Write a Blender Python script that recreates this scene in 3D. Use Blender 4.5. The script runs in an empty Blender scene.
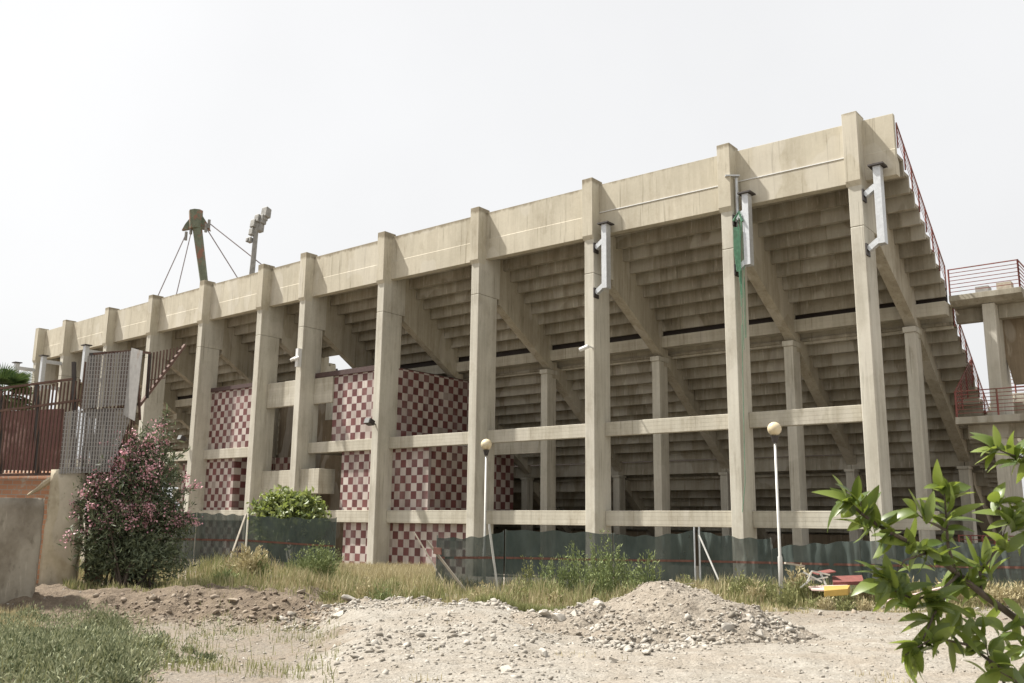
import bpy, bmesh, math, random
import numpy as np
from mathutils import Vector, Matrix
random.seed(7); RNG = np.random.default_rng(11)
scene = bpy.context.scene; COL = scene.collection
PI = math.pi

# ------------------------------------------------------------------ camera
F_PX, PITCH, ROLL, AZ = 917.6, 0.1952, 0.0123, 0.8902
CAMP = np.array([0.0, -32.4, 2.4])
V0 = np.array([-math.cos(AZ), math.sin(AZ), 0.0]); R0 = np.array([math.sin(AZ), math.cos(AZ), 0.0])
FW = V0*math.cos(PITCH) + np.array([0, 0, math.sin(PITCH)]); UP = -V0*math.sin(PITCH) + np.array([0, 0, math.cos(PITCH)])
R2 = R0*math.cos(ROLL) + UP*math.sin(ROLL); U2 = -R0*math.sin(ROLL) + UP*math.cos(ROLL)
def W(x, y, Z):
    """world point seen along direction (x,y) at horizontal distance Z ahead"""
    d = FW*F_PX + R2*(x-512) - U2*(y-341.5)
    return CAMP + d*(Z/(d@V0))
def LZ(L, Z):
    return CAMP[0]+R0[0]*L+V0[0]*Z, CAMP[1]+R0[1]*L+V0[1]*Z
def toLZ(x, y):
    dx, dy = x-CAMP[0], y-CAMP[1]
    return dx*R0[0]+dy*R0[1], dx*V0[0]+dy*V0[1]
cam_d = bpy.data.cameras.new('camera'); cam = bpy.data.objects.new('camera', cam_d); COL.objects.link(cam)
cam_d.sensor_width = 36; cam_d.lens = F_PX/1024*36; cam_d.clip_start = .05; cam_d.clip_end = 3000
M = Matrix.Identity(4)
for i in range(3):
    M[i][0] = R2[i]; M[i][1] = U2[i]; M[i][2] = -FW[i]; M[i][3] = CAMP[i]
cam.matrix_world = M
scene.camera = cam
cam_d.dof.use_dof = True; cam_d.dof.focus_distance = 38; cam_d.dof.aperture_fstop = 13

# ------------------------------------------------------------------ light
sun_dir = Vector((-1.2, -.52, 2.0)).normalized()
sd = bpy.data.lights.new('sun', 'SUN'); so = bpy.data.objects.new('sun', sd); COL.objects.link(so)
sd.energy = SUN_E = 5.0; sd.angle = math.radians(1.5); sd.color = (1, .96, .90)
so.rotation_euler = sun_dir.to_track_quat('Z', 'Y').to_euler(); so.location = (0, 0, 60)
w = bpy.data.worlds.new('World'); scene.world = w; w.use_nodes = True
nt = w.node_tree; nt.nodes.clear()
sky = nt.nodes.new('ShaderNodeTexSky'); sky.sky_type = 'NISHITA'; sky.sun_disc = False
sky.sun_elevation = math.asin(sun_dir.z); sky.sun_rotation = math.atan2(sun_dir.x, sun_dir.y)
sky.dust_density = 6; sky.air_density = 1.2
hs = nt.nodes.new('ShaderNodeHueSaturation'); hs.inputs['Saturation'].default_value = .2
mx = nt.nodes.new('ShaderNodeMixRGB'); mx.inputs[0].default_value = .62; mx.inputs[2].default_value = (8.7, 8.7, 8.72, 1)
tcw = nt.nodes.new('ShaderNodeTexCoord'); nz = nt.nodes.new('ShaderNodeTexNoise'); nz.inputs['Scale'].default_value = 1.6; nz.inputs['Detail'].default_value = 5
mv = nt.nodes.new('ShaderNodeMapRange'); mv.inputs[1].default_value = .3; mv.inputs[2].default_value = .7; mv.inputs[3].default_value = .94; mv.inputs[4].default_value = 1.04
sc = nt.nodes.new('ShaderNodeVectorMath'); sc.operation = 'SCALE'
bg = nt.nodes.new('ShaderNodeBackground'); bg.inputs[1].default_value = .077; wo = nt.nodes.new('ShaderNodeOutputWorld')
L_ = nt.links.new
L_(sky.outputs[0], hs.inputs['Color']); L_(hs.outputs[0], mx.inputs[1]); L_(mx.outputs[0], sc.inputs[0])
L_(tcw.outputs['Generated'], nz.inputs['Vector']); L_(nz.outputs['Fac'], mv.inputs[0]); L_(mv.outputs[0], sc.inputs['Scale'])
L_(sc.outputs[0], bg.inputs[0]); L_(bg.outputs[0], wo.inputs[0])
scene.view_settings.view_transform = 'Standard'; scene.view_settings.look = 'None'
scene.view_settings.exposure = EXPO = .8; scene.view_settings.gamma = 1
scene.render.engine = 'CYCLES'; scene.cycles.max_bounces = 8; scene.cycles.diffuse_bounces = 5; scene.cycles.transparent_max_bounces = 16

# ------------------------------------------------------------------ materials
class NT:
    def __init__(s, name):
        m = bpy.data.materials.new(name); m.use_nodes = True; s.m = m; s.t = m.node_tree
        s.b = s.t.nodes['Principled BSDF']; s.o = s.t.nodes['Material Output']
        s.pos = s.t.nodes.new('ShaderNodeNewGeometry').outputs['Position']
    def n(s, k): return s.t.nodes.new(k)
    def l(s, a, b): s.t.links.new(a, b)
    def mp(s, scale, loc=(0, 0, 0), src=None):
        q = s.n('ShaderNodeMapping'); q.inputs['Scale'].default_value = scale; q.inputs['Location'].default_value = loc
        s.l(src or s.pos, q.inputs['Vector']); return q.outputs[0]
    def noise(s, vec, scale=1, det=5, rough=.6, dist=0):
        q = s.n('ShaderNodeTexNoise'); q.inputs['Scale'].default_value = scale; q.inputs['Detail'].default_value = det
        q.inputs['Roughness'].default_value = rough; q.inputs['Distortion'].default_value = dist
        s.l(vec, q.inputs['Vector']); return q.outputs['Fac']
    def ramp(s, fac, stops):
        q = s.n('ShaderNodeValToRGB'); e = q.color_ramp.elements
        while len(e) < len(stops): e.new(.5)
        for el, (p, c) in zip(e, stops):
            el.position = p; el.color = (*c, 1) if len(c) == 3 else c
        s.l(fac, q.inputs[0]); return q.outputs[0]
    def mr(s, v, a, b, c=0, d=1):
        q = s.n('ShaderNodeMapRange'); 
        for i, x in enumerate((a, b, c, d)): q.inputs[i+1].default_value = x
        s.l(v, q.inputs[0]); return q.outputs[0]
    def math(s, op, a, b=0.0, c=None):
        q = s.n('ShaderNodeMath'); q.operation = op
        for i, x in enumerate((a, b) if c is None else (a, b, c)):
            if isinstance(x, (int, float)): q.inputs[i].default_value = x
            else: s.l(x, q.inputs[i])
        return q.outputs[0]
    def mix(s, fac, a, b, mode='MIX'):
        q = s.n('ShaderNodeMixRGB'); q.blend_type = mode
        for i, x in enumerate((fac, a, b)):
            if isinstance(x, (int, float)): q.inputs[i].default_value = x
            elif isinstance(x, tuple): q.inputs[i].default_value = (*x, 1)
            else: s.l(x, q.inputs[i])
        return q.outputs[0]
    def bump(s, h, strength=.3, dist=.02):
        q = s.n('ShaderNodeBump'); q.inputs['Strength'].default_value = strength; q.inputs['Distance'].default_value = dist
        s.l(h, q.inputs['Height']); s.l(q.outputs[0], s.b.inputs['Normal'])
    def xyz(s):
        q = s.n('ShaderNodeSeparateXYZ'); s.l(s.pos, q.inputs[0]); return q.outputs
    def fin(s, col=None, rough=.9, metal=0):
        if col is not None:
            if isinstance(col, tuple): s.b.inputs['Base Color'].default_value = (*col, 1)
            else: s.l(col, s.b.inputs['Base Color'])
        s.b.inputs['Roughness'].default_value = rough; s.b.inputs['Metallic'].default_value = metal
        return s.m
def concrete(name, a=(.455, .43, .36), b=(.585, .56, .475), boards=None, topz=None, dirt=.5, under=False, streak=True):
    s = NT(name)
    big = s.noise(s.mp((.35, .35, .35)), 1, 5, .6)
    col = s.ramp(big, [(.3, a), (.7, b)])
    fine = s.noise(s.mp((1, 1, 1)), 9, 6, .7)
    col = s.mix(.5, col, s.ramp(fine, [(.25, (.78, .77, .76)), (.75, (1, 1, 1))]), 'MULTIPLY')
    st = s.noise(s.mp((2.8, 2.8, .16) if streak else (1.6, 1.6, 1.1)), 1, 4, .65)      # vertical run-off streaks
    col = s.mix(dirt, col, s.ramp(st, [(.36, (.66, .63, .59)), (.58, (1, 1, 1))]), 'MULTIPLY')
    blot = s.noise(s.mp((.9, .9, .5), (5, 2, 3)), 1, 6, .75)
    col = s.mix(.55, col, s.ramp(blot, [(.32, (.70, .66, .60)), (.48, (1, 1, 1))]), 'MULTIPLY')
    x = s.xyz()
    rn = s.noise(s.mp((9, 9, .35) if streak else (5, 5, 2.5), (2, 7, 1)), 1, 3, .6)          # narrow dark runs
    col = s.mix(.55, col, s.ramp(rn, [(.30, (.42, .39, .35)), (.40, (1, 1, 1))]), 'MULTIPLY')
    lf = s.noise(s.mp((7, 7, .9), (12, 3, 5)), 1, 4, .65)         # pale lime bloom
    col = s.mix(s.mr(lf, .60, .68, 0, .35 if under else .25), col, (.62, .57, .47))
    rs = s.noise(s.mp((2.2, 2.2, 1.0), (31, 3, 8)), 1, 6, .8)     # rust spots
    col = s.mix(s.mr(rs, .70, .74, 0, .5), col, (.30, .17, .09))
    pt = s.noise(s.mp((.6, .6, .28), (7, 31, 2)), 1, 2, .4)       # repair patches
    col = s.mix(s.mr(pt, .585, .60, 0, .28), col, (.58, .55, .48))
    h = s.math('MULTIPLY', fine, .5)
    if boards == 'h' or boards == 'v':
        axis = x[2] if boards == 'h' else s.math('ADD', x[0], x[1])
        fr = s.math('FRACT', s.math('MULTIPLY', axis, 1/.16))
        ln = s.math('SMOOTH_MIN', s.math('MULTIPLY', fr, 9), 1, .3)
        col = s.mix(.35, col, s.ramp(ln, [(.0, (.55, .52, .48)), (.9, (1, 1, 1))]), 'MULTIPLY')
        wn = s.n('ShaderNodeTexWhiteNoise'); wn.noise_dimensions = '1D'; s.l(s.math('FLOOR', s.math('MULTIPLY', axis, 1/.16)), wn.inputs['W'])
        col = s.mix(.35, col, s.ramp(wn.outputs['Value'], [(0, (.72, .7, .68)), (1, (1, 1, 1))]), 'MULTIPLY')
        h = s.math('ADD', h, ln)
    if topz is not None:    # dark lichen along the weathered top edge
        tn = s.noise(s.mp((3, 3, 1.2), (9, 1, 0)), 1, 5, .7)
        d = s.math('SUBTRACT', topz, x[2])
        k = s.math('ADD', s.mr(d, 0, .32, 0, 1), s.math('MULTIPLY', s.math('SUBTRACT', .5, tn), 1.5))
        col = s.mix(.8, col, s.ramp(k, [(.06, (.42, .38, .32)), (.5, (1, 1, 1))]), 'MULTIPLY')
    s.bump(h, .25, .012)
    return s.fin(col, .92)
MAT = {}
MAT['conc'] = concrete('concrete_cast')
MAT['beam'] = concrete('concrete_beam', boards='h', a=(.455, .425, .345), b=(.575, .545, .45))
MAT['parapet'] = concrete('concrete_parapet', a=(.455, .418, .325), b=(.575, .53, .42), topz=17.45, dirt=.32)
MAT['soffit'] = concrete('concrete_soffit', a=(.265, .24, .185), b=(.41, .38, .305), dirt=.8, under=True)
MAT['raker'] = concrete('concrete_raker', a=(.37, .335, .26), b=(.48, .44, .345), dirt=.6)
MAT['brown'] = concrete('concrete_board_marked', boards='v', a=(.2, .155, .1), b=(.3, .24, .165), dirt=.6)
MAT['oldwall'] = concrete('old_rendered_wall', a=(.19, .165, .13), b=(.37, .335, .27), dirt=.95, streak=False)  # base colour lowered to paint in the shade on this wall, plus mottled stains

def checker(name, ax):
    s = NT(name); x = s.xyz(); c = .4
    u = s.math('MULTIPLY', x[ax], 1/c); v = s.math('MULTIPLY', s.math('ADD', x[2], .08), 1/c)
    fu, fv = s.math('FLOOR', u), s.math('FLOOR', v)
    par = s.math('FLOORED_MODULO', s.math('ADD', fu, fv), 2)
    cx = s.n('ShaderNodeCombineXYZ'); s.l(fu, cx.inputs[0]); s.l(fv, cx.inputs[1])
    wn = s.n('ShaderNodeTexWhiteNoise'); s.l(cx.outputs[0], wn.inputs['Vector'])
    red = s.ramp(wn.outputs['Value'], [(0, (.11, .03, .028)), (1, (.17, .06, .056))])
    wht = s.ramp(wn.outputs['Value'], [(0, (.38, .33, .295)), (1, (.54, .485, .435))])
    col = s.mix(par, wht, red)
    g = s.math('MAXIMUM', s.math('ABSOLUTE', s.math('SUBTRACT', s.math('FRACT', u), .5)), s.math('ABSOLUTE', s.math('SUBTRACT', s.math('FRACT', v), .5)))
    col = s.mix(s.math('GREATER_THAN', g, .482), col, (.33, .27, .26))
    d = s.noise(s.mp((2, 2, .4)), 1, 5, .7)
    col = s.mix(.7, col, s.ramp(d, [(.35, (.6, .56, .53)), (.6, (1, 1, 1))]), 'MULTIPLY')
    wn2 = s.n('ShaderNodeTexWhiteNoise'); s.l(s.mp((1, 1, 1), (7.3, 2.1, 0), cx.outputs[0]), wn2.inputs['Vector'])
    col = s.mix(s.math('MULTIPLY', s.math('GREATER_THAN', wn2.outputs['Value'], .965), .75), col, (.34, .30, .26))
    fd = s.noise(s.mp((.8, .8, .5), (3, 9, 1)), 1, 4, .6)
    col = s.mix(s.mr(fd, .5, .75, 0, .35), col, (.42, .36, .34))
    return s.fin(col, .6)
MAT['ckx'] = checker('checker_tiles_front', 0); MAT['cky'] = checker('checker_tiles_side', 1)

def simple(name, col, rough=.7, metal=0, var=.35, scale=6, rust=None, amt=.5):
    s = NT(name); n = s.noise(s.mp((1, 1, 1)), scale, 6, .7)
    c2 = tuple(k*(1-var) for k in col); c = s.ramp(n, [(.3, c2), (.7, col)])
    if rust:
        r = s.noise(s.mp((1, 1, .6), (3, 3, 3)), scale*.6, 6, .75)
        c = s.mix(s.mr(r, amt, amt+.08), c, rust)
    s.bump(n, .15, .005)
    return s.fin(c, rough, metal)
MAT['steel'] = simple('galvanised_steel', (.62, .64, .65), .45, .35, .25, 8)
MAT['dark'] = simple('dark_metal', (.07, .06, .055), .6, .3)
MAT['rail'] = simple('red_painted_rail', (.26, .075, .06), .6, 0, .4, 5, (.16, .08, .05), .52)
MAT['rust'] = simple('rusty_bar', (.17, .10, .075), .8, .1, .5, 5, (.10, .055, .04), .5)
MAT['gmesh'] = simple('weathered_grey_plate', (.34, .33, .31), .6, .3, .3, 5, (.2, .14, .1), .6)
MAT['white'] = simple('white_paint', (.72, .72, .7), .5, 0, .15)
MAT['lamp_pole'] = simple('lamp_pole_paint', (.55, .54, .5), .5, .2, .2)
MAT['green_paint'] = simple('peeling_green_paint', (.17, .19, .13), .8, 0, .4, 1.6, (.24, .12, .08), .5)
MAT['cable'] = simple('steel_cable', (.35, .3, .3), .5, .3)
MAT['flood'] = simple('floodlight_metal', (.33, .32, .29), .6, .2, .5, 2)
MAT['brick'] = None
def brick():
    s = NT('orange_brick'); x = s.xyz(); c = s.n('ShaderNodeCombineXYZ')
    # run bricks along the wall direction
    s.l(s.math('ADD', s.math('MULTIPLY', x[0], R0[0]), s.math('MULTIPLY', x[1], R0[1])), c.inputs[0]); s.l(x[2], c.inputs[1])
    b = s.n('ShaderNodeTexBrick'); s.l(c.outputs[0], b.inputs['Vector']); b.inputs['Scale'].default_value = 1
    b.inputs['Brick Width'].default_value = .28; b.inputs['Row Height'].default_value = .13; b.inputs['Mortar Size'].default_value = .012
    b.inputs['Color1'].default_value = (.46, .25, .15, 1); b.inputs['Color2'].default_value = (.38, .19, .11, 1); b.inputs['Mortar'].default_value = (.34, .29, .24, 1)
    n = s.noise(s.mp((1, 1, 1)), 3, 6, .7)
    col = s.mix(s.mr(n, .56, .66), b.outputs['Color'], (.42, .37, .3))
    s.bump(b.outputs['Fac'], -.4, .01)
    return s.fin(col, .9)
MAT['brick'] = brick()
def leafm(name, a, b, trans=.3, rough=.55, scale=2.0):
    s = NT(name); n = s.noise(s.mp((1, 1, 1)), scale, 4, .6)
    oi = s.n('ShaderNodeNewGeometry').outputs['Random Per Island']
    f = s.math('ADD', s.math('MULTIPLY', n, .5), s.math('MULTIPLY', oi, .5))
    c = s.ramp(f, [(.25, a), (.75, b)]); s.fin(c, rough)
    if trans:
        t = s.n('ShaderNodeBsdfTranslucent'); mxs = s.n('ShaderNodeMixShader'); mxs.inputs[0].default_value = trans
        tc = s.mix(.5, c, (.35, .42, .05)) if trans > .25 else c
        s.l(tc, t.inputs[0]); s.l(s.b.outputs[0], mxs.inputs[1]); s.l(t.outputs[0], mxs.inputs[2]); s.l(mxs.outputs[0], s.o.inputs[0])
    return s.m
MAT['citrus'] = leafm('citrus_leaf', (.045, .08, .02), (.19, .245, .055), .38, .36, 9)
MAT['olean'] = leafm('oleander_leaf', (.06, .08, .04), (.19, .22, .12), .25)
MAT['pink'] = leafm('pink_petal', (.62, .28, .34), (.80, .52, .55), .25)
MAT['drygrass'] = leafm('dry_grass', (.34, .285, .15), (.54, .475, .29), .2, .8, .5)
MAT['greengrass'] = leafm('yellow_green_grass', (.16, .175, .065), (.33, .33, .14), .2, .8, .5)
MAT['weed'] = leafm('grey_green_weed', (.085, .11, .05), (.38, .39, .23), .15, .8, 2.2)
MAT['tallweed'] = leafm('tall_weed_leaf', (.12, .16, .06), (.28, .32, .13), .2, .8)
MAT['fig'] = leafm('broad_bush_leaf', (.12, .165, .055), (.33, .36, .16), .3, .5)
MAT['palm'] = leafm('palm_frond', (.05, .09, .03), (.12, .17, .05), .15)
MAT['bark'] = simple('bark', (.13, .10, .075), .9, 0, .5, 12)
MAT['wood'] = simple('weathered_timber', (.45, .40, .32), .85, 0, .35, 7)
def net():
    s = NT('green_shade_net'); z = s.xyz()
    n = s.noise(s.mp((1.5, 1.5, .8)), 1, 5, .6)
    c = s.ramp(n, [(.3, (.035, .052, .045)), (.7, (.085, .108, .094))]); s.fin(c, .8)
    tr = s.n('ShaderNodeBsdfTransparent'); mxs = s.n('ShaderNodeMixShader')
    wv = s.noise(s.mp((2.5, 2.5, 1), (4, 0, 0)), 1, 4, .6)
    s.l(s.mr(wv, .3, .7, .07, .24), mxs.inputs[0]); s.l(s.b.outputs[0], mxs.inputs[1]); s.l(tr.outputs[0], mxs.inputs[2]); s.l(mxs.outputs[0], s.o.inputs[0])
    return s.m
MAT['net'] = net()
def perf():
    s = NT('grey_expanded_mesh'); s.fin((.27, .26, .245), .6, .3)
    x = s.xyz(); u = s.math('ADD', s.math('MULTIPLY', x[0], R0[0]), s.math('MULTIPLY', x[1], R0[1]))
    a = s.math('GREATER_THAN', s.math('FRACT', s.math('MULTIPLY', u, 13)), .45); b = s.math('GREATER_THAN', s.math('FRACT', s.math('MULTIPLY', x[2], 9)), .14)
    hole = s.math('MULTIPLY', a, b)
    tr = s.n('ShaderNodeBsdfTransparent'); mxs = s.n('ShaderNodeMixShader')
    s.l(s.math('MULTIPLY', hole, .85), mxs.inputs[0]); s.l(s.b.outputs[0], mxs.inputs[1]); s.l(tr.outputs[0], mxs.inputs[2]); s.l(mxs.outputs[0], s.o.inputs[0])
    return s.m
MAT['perf'] = perf()
MAT['orange'] = simple('orange_ribbon', (.19, .085, .06), .8, 0, .5)
MAT['post'] = simple('grey_green_post', (.22, .24, .21), .6, .2, .3)
MAT['rope'] = simple('faded_green_rope', (.13, .30, .19), .8, 0, .5)
MAT['hoard'] = simple('muted_red_board', (.17, .07, .06), .7, 0, .5, 1.5, (.26, .16, .14), .55)
MAT['stucco'] = concrete('cracked_stucco', a=(.40, .345, .235), b=(.58, .52, .39), dirt=.8, streak=False)
MAT['lens'] = simple('lamp_glass', (.22, .22, .21), .2, 0, .1)
MAT['yellow'] = simple('yellow_plastic', (.42, .27, .06), .8, 0, .25)
MAT['redp'] = simple('faded_red_panel', (.22, .07, .055), .8, 0, .55)
MAT['pinkp'] = simple('sun_bleached_panel', (.62, .46, .41), .6, 0, .2)
MAT['greennet'] = simple('green_rope', (.10, .36, .20), .7, 0, .4)
MAT['coping'] = simple('dark_coping', (.085, .05, .045), .8, 0, .4)
MAT['gapshade'] = simple('painted_gap_shade', (.05, .04, .035), .9)  # near-black colour standing in for shade in the gaps above the landing beams
def stone_m(name, a, b):
    s = NT(name); oi = s.n('ShaderNodeNewGeometry').outputs['Random Per Island']; n = s.noise(s.mp((1, 1, 1)), 22, 5, .7)
    c = s.ramp(s.math('ADD', s.math('MULTIPLY', oi, .6), s.math('MULTIPLY', n, .4)), [(.2, a), (.8, b)]); s.bump(n, .4, .01)
    return s.fin(c, .95)
MAT['stone'] = stone_m('pale_rubble', (.20, .175, .14), (.40, .37, .32))
MAT['heapst'] = stone_m('heap_stone', (.22, .185, .145), (.38, .345, .29))
MAT['tan'] = stone_m('earthy_rubble', (.15, .11, .08), (.30, .25, .19))
def ground_m():
    s = NT('rubble_earth'); x = s.xyz()
    n1 = s.noise(s.mp((.22, .22, .22)), 1, 6, .65, .5); n2 = s.noise(s.mp((1, 1, 1)), 2.6, 8, .75); n3 = s.noise(s.mp((1, 1, 1)), 16, 6, .8)
    vor = s.n('ShaderNodeTexVoronoi'); vor.inputs['Scale'].default_value = 9; s.l(s.pos, vor.inputs['Vector'])
    vor2 = s.n('ShaderNodeTexVoronoi'); vor2.inputs['Scale'].default_value = 26; s.l(s.pos, vor2.inputs['Vector'])
    pale = s.ramp(n2, [(.28, (.215, .19, .15)), (.5, (.315, .29, .245)), (.72, (.395, .37, .32))])
    brown = s.ramp(n2, [(.3, (.105, .078, .052)), (.7, (.225, .175, .122))])
    vc = s.n('ShaderNodeVertexColor'); vc.layer_name = 'soil'
    sp = s.n('ShaderNodeSeparateColor'); s.l(vc.outputs[0], sp.inputs[0])
    big = s.noise(s.mp((.55, .55, .55), (4, 8, 0)), 1, 5, .6, .6)
    pale = s.mix(s.mr(big, .42, .64, 0, .75), pale, s.mix(.5, pale, (.27, .215, .155)))
    f = s.mr(s.math('ADD', sp.outputs[0], s.math('MULTIPLY', s.math('SUBTRACT', n2, .5), .9)), .3, .7)
    col = s.mix(f, pale, brown)
    col = s.mix(.55, col, s.ramp(n3, [(.3, (.55, .52, .5)), (.62, (1, 1, 1))]), 'MULTIPLY')
    col = s.mix(.35, col, s.ramp(vor2.outputs['Color'], [(.2, (.6, .58, .56)), (.8, (1, 1, 1))]), 'MULTIPLY')
    h = s.math('ADD', s.math('MULTIPLY', n3, .6), s.math('ADD', s.math('MULTIPLY', vor.outputs['Distance'], -.8), s.math('MULTIPLY', vor2.outputs['Distance'], -.5)))
    s.bump(h, .7, .05)
    return s.fin(col, .97)
MAT['ground'] = ground_m()

# ------------------------------------------------------------------ builders
def tag(o, label=None, cat=None, group=None, kind=None):
    if label: o['label'] = label
    if cat: o['category'] = cat
    if group: o['group'] = group
    if kind: o['kind'] = kind
    return o
def empty(name, loc=(0, 0, 0)):
    o = bpy.data.objects.new(name, None); o.location = loc; COL.objects.link(o); o.empty_display_size = .3
    return o
class MB:
    def __init__(s): s.v = []; s.f = []; s.mi = []
    def add(s, vs, fs, mi=0):
        n = len(s.v); s.v += [tuple(v) for v in vs]; s.f += [tuple(i+n for i in f) for f in fs]; s.mi += [mi]*len(fs); return s
    def box(s, a, b, mi=0):
        x0, y0, z0 = a; x1, y1, z1 = b
        return s.add([(x0, y0, z0), (x1, y0, z0), (x1, y1, z0), (x0, y1, z0), (x0, y0, z1), (x1, y0, z1), (x1, y1, z1), (x0, y1, z1)],
                     [(0, 3, 2, 1), (4, 5, 6, 7), (0, 1, 5, 4), (1, 2, 6, 5), (2, 3, 7, 6), (3, 0, 4, 7)], mi)
    def bar(s, p, q, wx, wy=None, mi=0, up=(0, 0, 1)):
        p, q = Vector(p), Vector(q); d = (q-p).normalized(); u = Vector(up)
        if abs(d.dot(u)) > .98: u = Vector((R0[0], R0[1], 0))
        a = d.cross(u).normalized(); b = a.cross(d).normalized(); wy = wy or wx; a *= wx/2; b *= wy/2
        vs = [p-a-b, p+a-b, p+a+b, p-a+b, q-a-b, q+a-b, q+a+b, q-a+b]
        return s.add(vs, [(0, 3, 2, 1), (4, 5, 6, 7), (0, 1, 5, 4), (1, 2, 6, 5), (2, 3, 7, 6), (3, 0, 4, 7)], mi)
    def tube(s, pts, rad, n=6, mi=0):
        pts = [Vector(p) for p in pts]; rad = rad if isinstance(rad, (list, tuple)) else [rad]*len(pts); vs = []; fs = []
        for i, p in enumerate(pts):
            d = (pts[min(i+1, len(pts)-1)]-pts[max(i-1, 0)]).normalized(); u = Vector((0, 0, 1)) if abs(d.z) < .9 else Vector((1, 0, 0))
            a = d.cross(u).normalized(); b = a.cross(d)
            for k in range(n):
                t = 2*PI*k/n; vs.append(p+(a*math.cos(t)+b*math.sin(t))*rad[i])
        for i in range(len(pts)-1):
            for k in range(n): fs.append((i*n+k, i*n+(k+1) % n, (i+1)*n+(k+1) % n, (i+1)*n+k))
        fs.append(tuple(range(n))[::-1]); fs.append(tuple(range((len(pts)-1)*n, len(pts)*n)))
        return s.add(vs, fs, mi)
    def prism(s, poly, x0, x1, ax=0, mi=0):
        """extrude a polygon (two coords) along axis ax"""
        n = len(poly); mk = (lambda t, a, b: (t, a, b)) if ax == 0 else (lambda t, a, b: (a, t, b))
        vs = [mk(x0, *p) for p in poly]+[mk(x1, *p) for p in poly]
        fs = [tuple(range(n))[::-1], tuple(range(n, 2*n))]+[(i, (i+1) % n, (i+1) % n+n, i+n) for i in range(n)]
        return s.add(vs, fs, mi)
    def build(s, name, mat, parent=None, smooth=False, bevel=0, fixn=True):
        me = bpy.data.meshes.new(name); me.from_pydata(s.v, [], s.f); 
        for m in (mat if isinstance(mat, list) else [mat]): me.materials.append(MAT[m] if isinstance(m, str) else m)
        if any(s.mi): me.polygons.foreach_set('material_index', s.mi)
        if fixn:
            bm = bmesh.new(); bm.from_mesh(me); bmesh.ops.recalc_face_normals(bm, faces=bm.faces); bm.to_mesh(me); bm.free()
        if smooth: me.polygons.foreach_set('use_smooth', [True]*len(me.polygons))
        me.update(); o = bpy.data.objects.new(name, me); COL.objects.link(o)
        if parent:
            o.parent = parent
            o.matrix_parent_inverse = Matrix.Translation(-Vector(parent_loc(parent)))
        if bevel:
            b = o.modifiers.new('bevel', 'BEVEL'); b.width = bevel; b.segments = 2; b.limit_method = 'ANGLE'
        return o
def parent_loc(p):
    v = Vector((0, 0, 0))
    if p.type == 'EMPTY': v = p.location.copy()
    return v
def raw_mesh(name, V, Fq, mat, parent=None, mi=None, smooth=False):
    """fast numpy mesh: V (n,3), Fq (m,k) equal-sized faces"""
    me = bpy.data.meshes.new(name); V = np.asarray(V, np.float32); Fq = np.asarray(Fq, np.int32); m, k = Fq.shape
    me.vertices.add(len(V)); me.vertices.foreach_set('co', V.ravel()); me.loops.add(m*k); me.loops.foreach_set('vertex_index', Fq.ravel())
    me.polygons.add(m); me.polygons.foreach_set('loop_start', np.arange(m)*k); me.polygons.foreach_set('loop_total', np.full(m, k))
    for q in (mat if isinstance(mat, list) else [mat]): me.materials.append(MAT[q])
    if mi is not None: me.polygons.foreach_set('material_index', mi)
    if smooth: me.polygons.foreach_set('use_smooth', np.ones(m, bool))
    me.update(calc_edges=True); me.validate(); o = bpy.data.objects.new(name, me); COL.objects.link(o)
    if parent:
        o.parent = parent; o.matrix_parent_inverse = Matrix.Translation(-parent_loc(parent))
    return o

# ------------------------------------------------------------------ terrain
_perm = RNG.random((256, 256))
def vn(x, y):
    xi = np.floor(x).astype(int); yi = np.floor(y).astype(int); fx = x-xi; fy = y-yi; fx = fx*fx*(3-2*fx); fy = fy*fy*(3-2*fy)
    g = lambda a, b: _perm[a % 256, b % 256]
    return (g(xi, yi)*(1-fx)+g(xi+1, yi)*fx)*(1-fy)+(g(xi, yi+1)*(1-fx)+g(xi+1, yi+1)*fx)*fy
def fbm(x, y, o=4):
    r = 0; a = .5
    for i in range(o): r = r+a*(vn(x+i*17.3, y+i*9.1)-.5); x = x*2.03; y = y*2.03; a *= .5
    return r
def sst(a, b, x): t = np.clip((x-a)/(b-a), 0, 1); return t*t*(3-2*t)
def height_LZ(L, Z, detail=True):
    L = np.asarray(L, float); Z = np.asarray(Z, float); s = L/np.maximum(Z, 3)
    wob = fbm(L*.35+3, Z*.35, 3)
    sb = s+wob*.10; Zb = Z+wob*2.6
    left = .62-.42*sst(9, 20, Z)+.45*sst(21.0, 22.9, Zb)
    mid = .64-.42*sst(21.2, 22.6, Zb)
    right = .58-.30*sst(12, 22, Z)-.10*sst(26, 30, Z)
    w1 = sst(-.21, -.155, sb); w2 = sst(.0, .075, sb)
    h = left*(1-w1)+mid*w1*(1-w2)+right*w2
    # pit beyond the rubble edge
    pit = np.exp(-(((s-.005)/.05)**2+((Z-23.2)/1.1)**2)); h = h-.14*pit
    for tl_ in (15.2, 16.9):      # wheel ruts crossing the pale track
        q = (Z-tl_-.22*L+wob*1.2); h = h-.055*np.exp(-(q/.16)**2)*sst(-.5, .8, L)
    fade = 1-sst(33, 43, Z); h = h*fade
    h = h*(1-sst(30, 60, np.abs(L)))*sst(-60, -10, Z)
    if detail:
        rub = (1-sst(23, 26, Z))
        h = h+fbm(L*.8, Z*.8, 4)*.16*(1-sst(26, 34, Z))*sst(1, 4, Z)
        rid = np.abs(fbm(L*2.6+7, Z*2.6, 4)); h = h+rid*.10*rub*sst(1, 4, Z)
        bank = sst(20, 21.5, Z)*(1-sst(23.5, 25, Z))*(1-w2); h = h+fbm(L*3.1, Z*3.1, 4)*.34*bank+np.abs(fbm(L*1.3+5, Z*1.3, 3))*.25*bank
    return h
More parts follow.
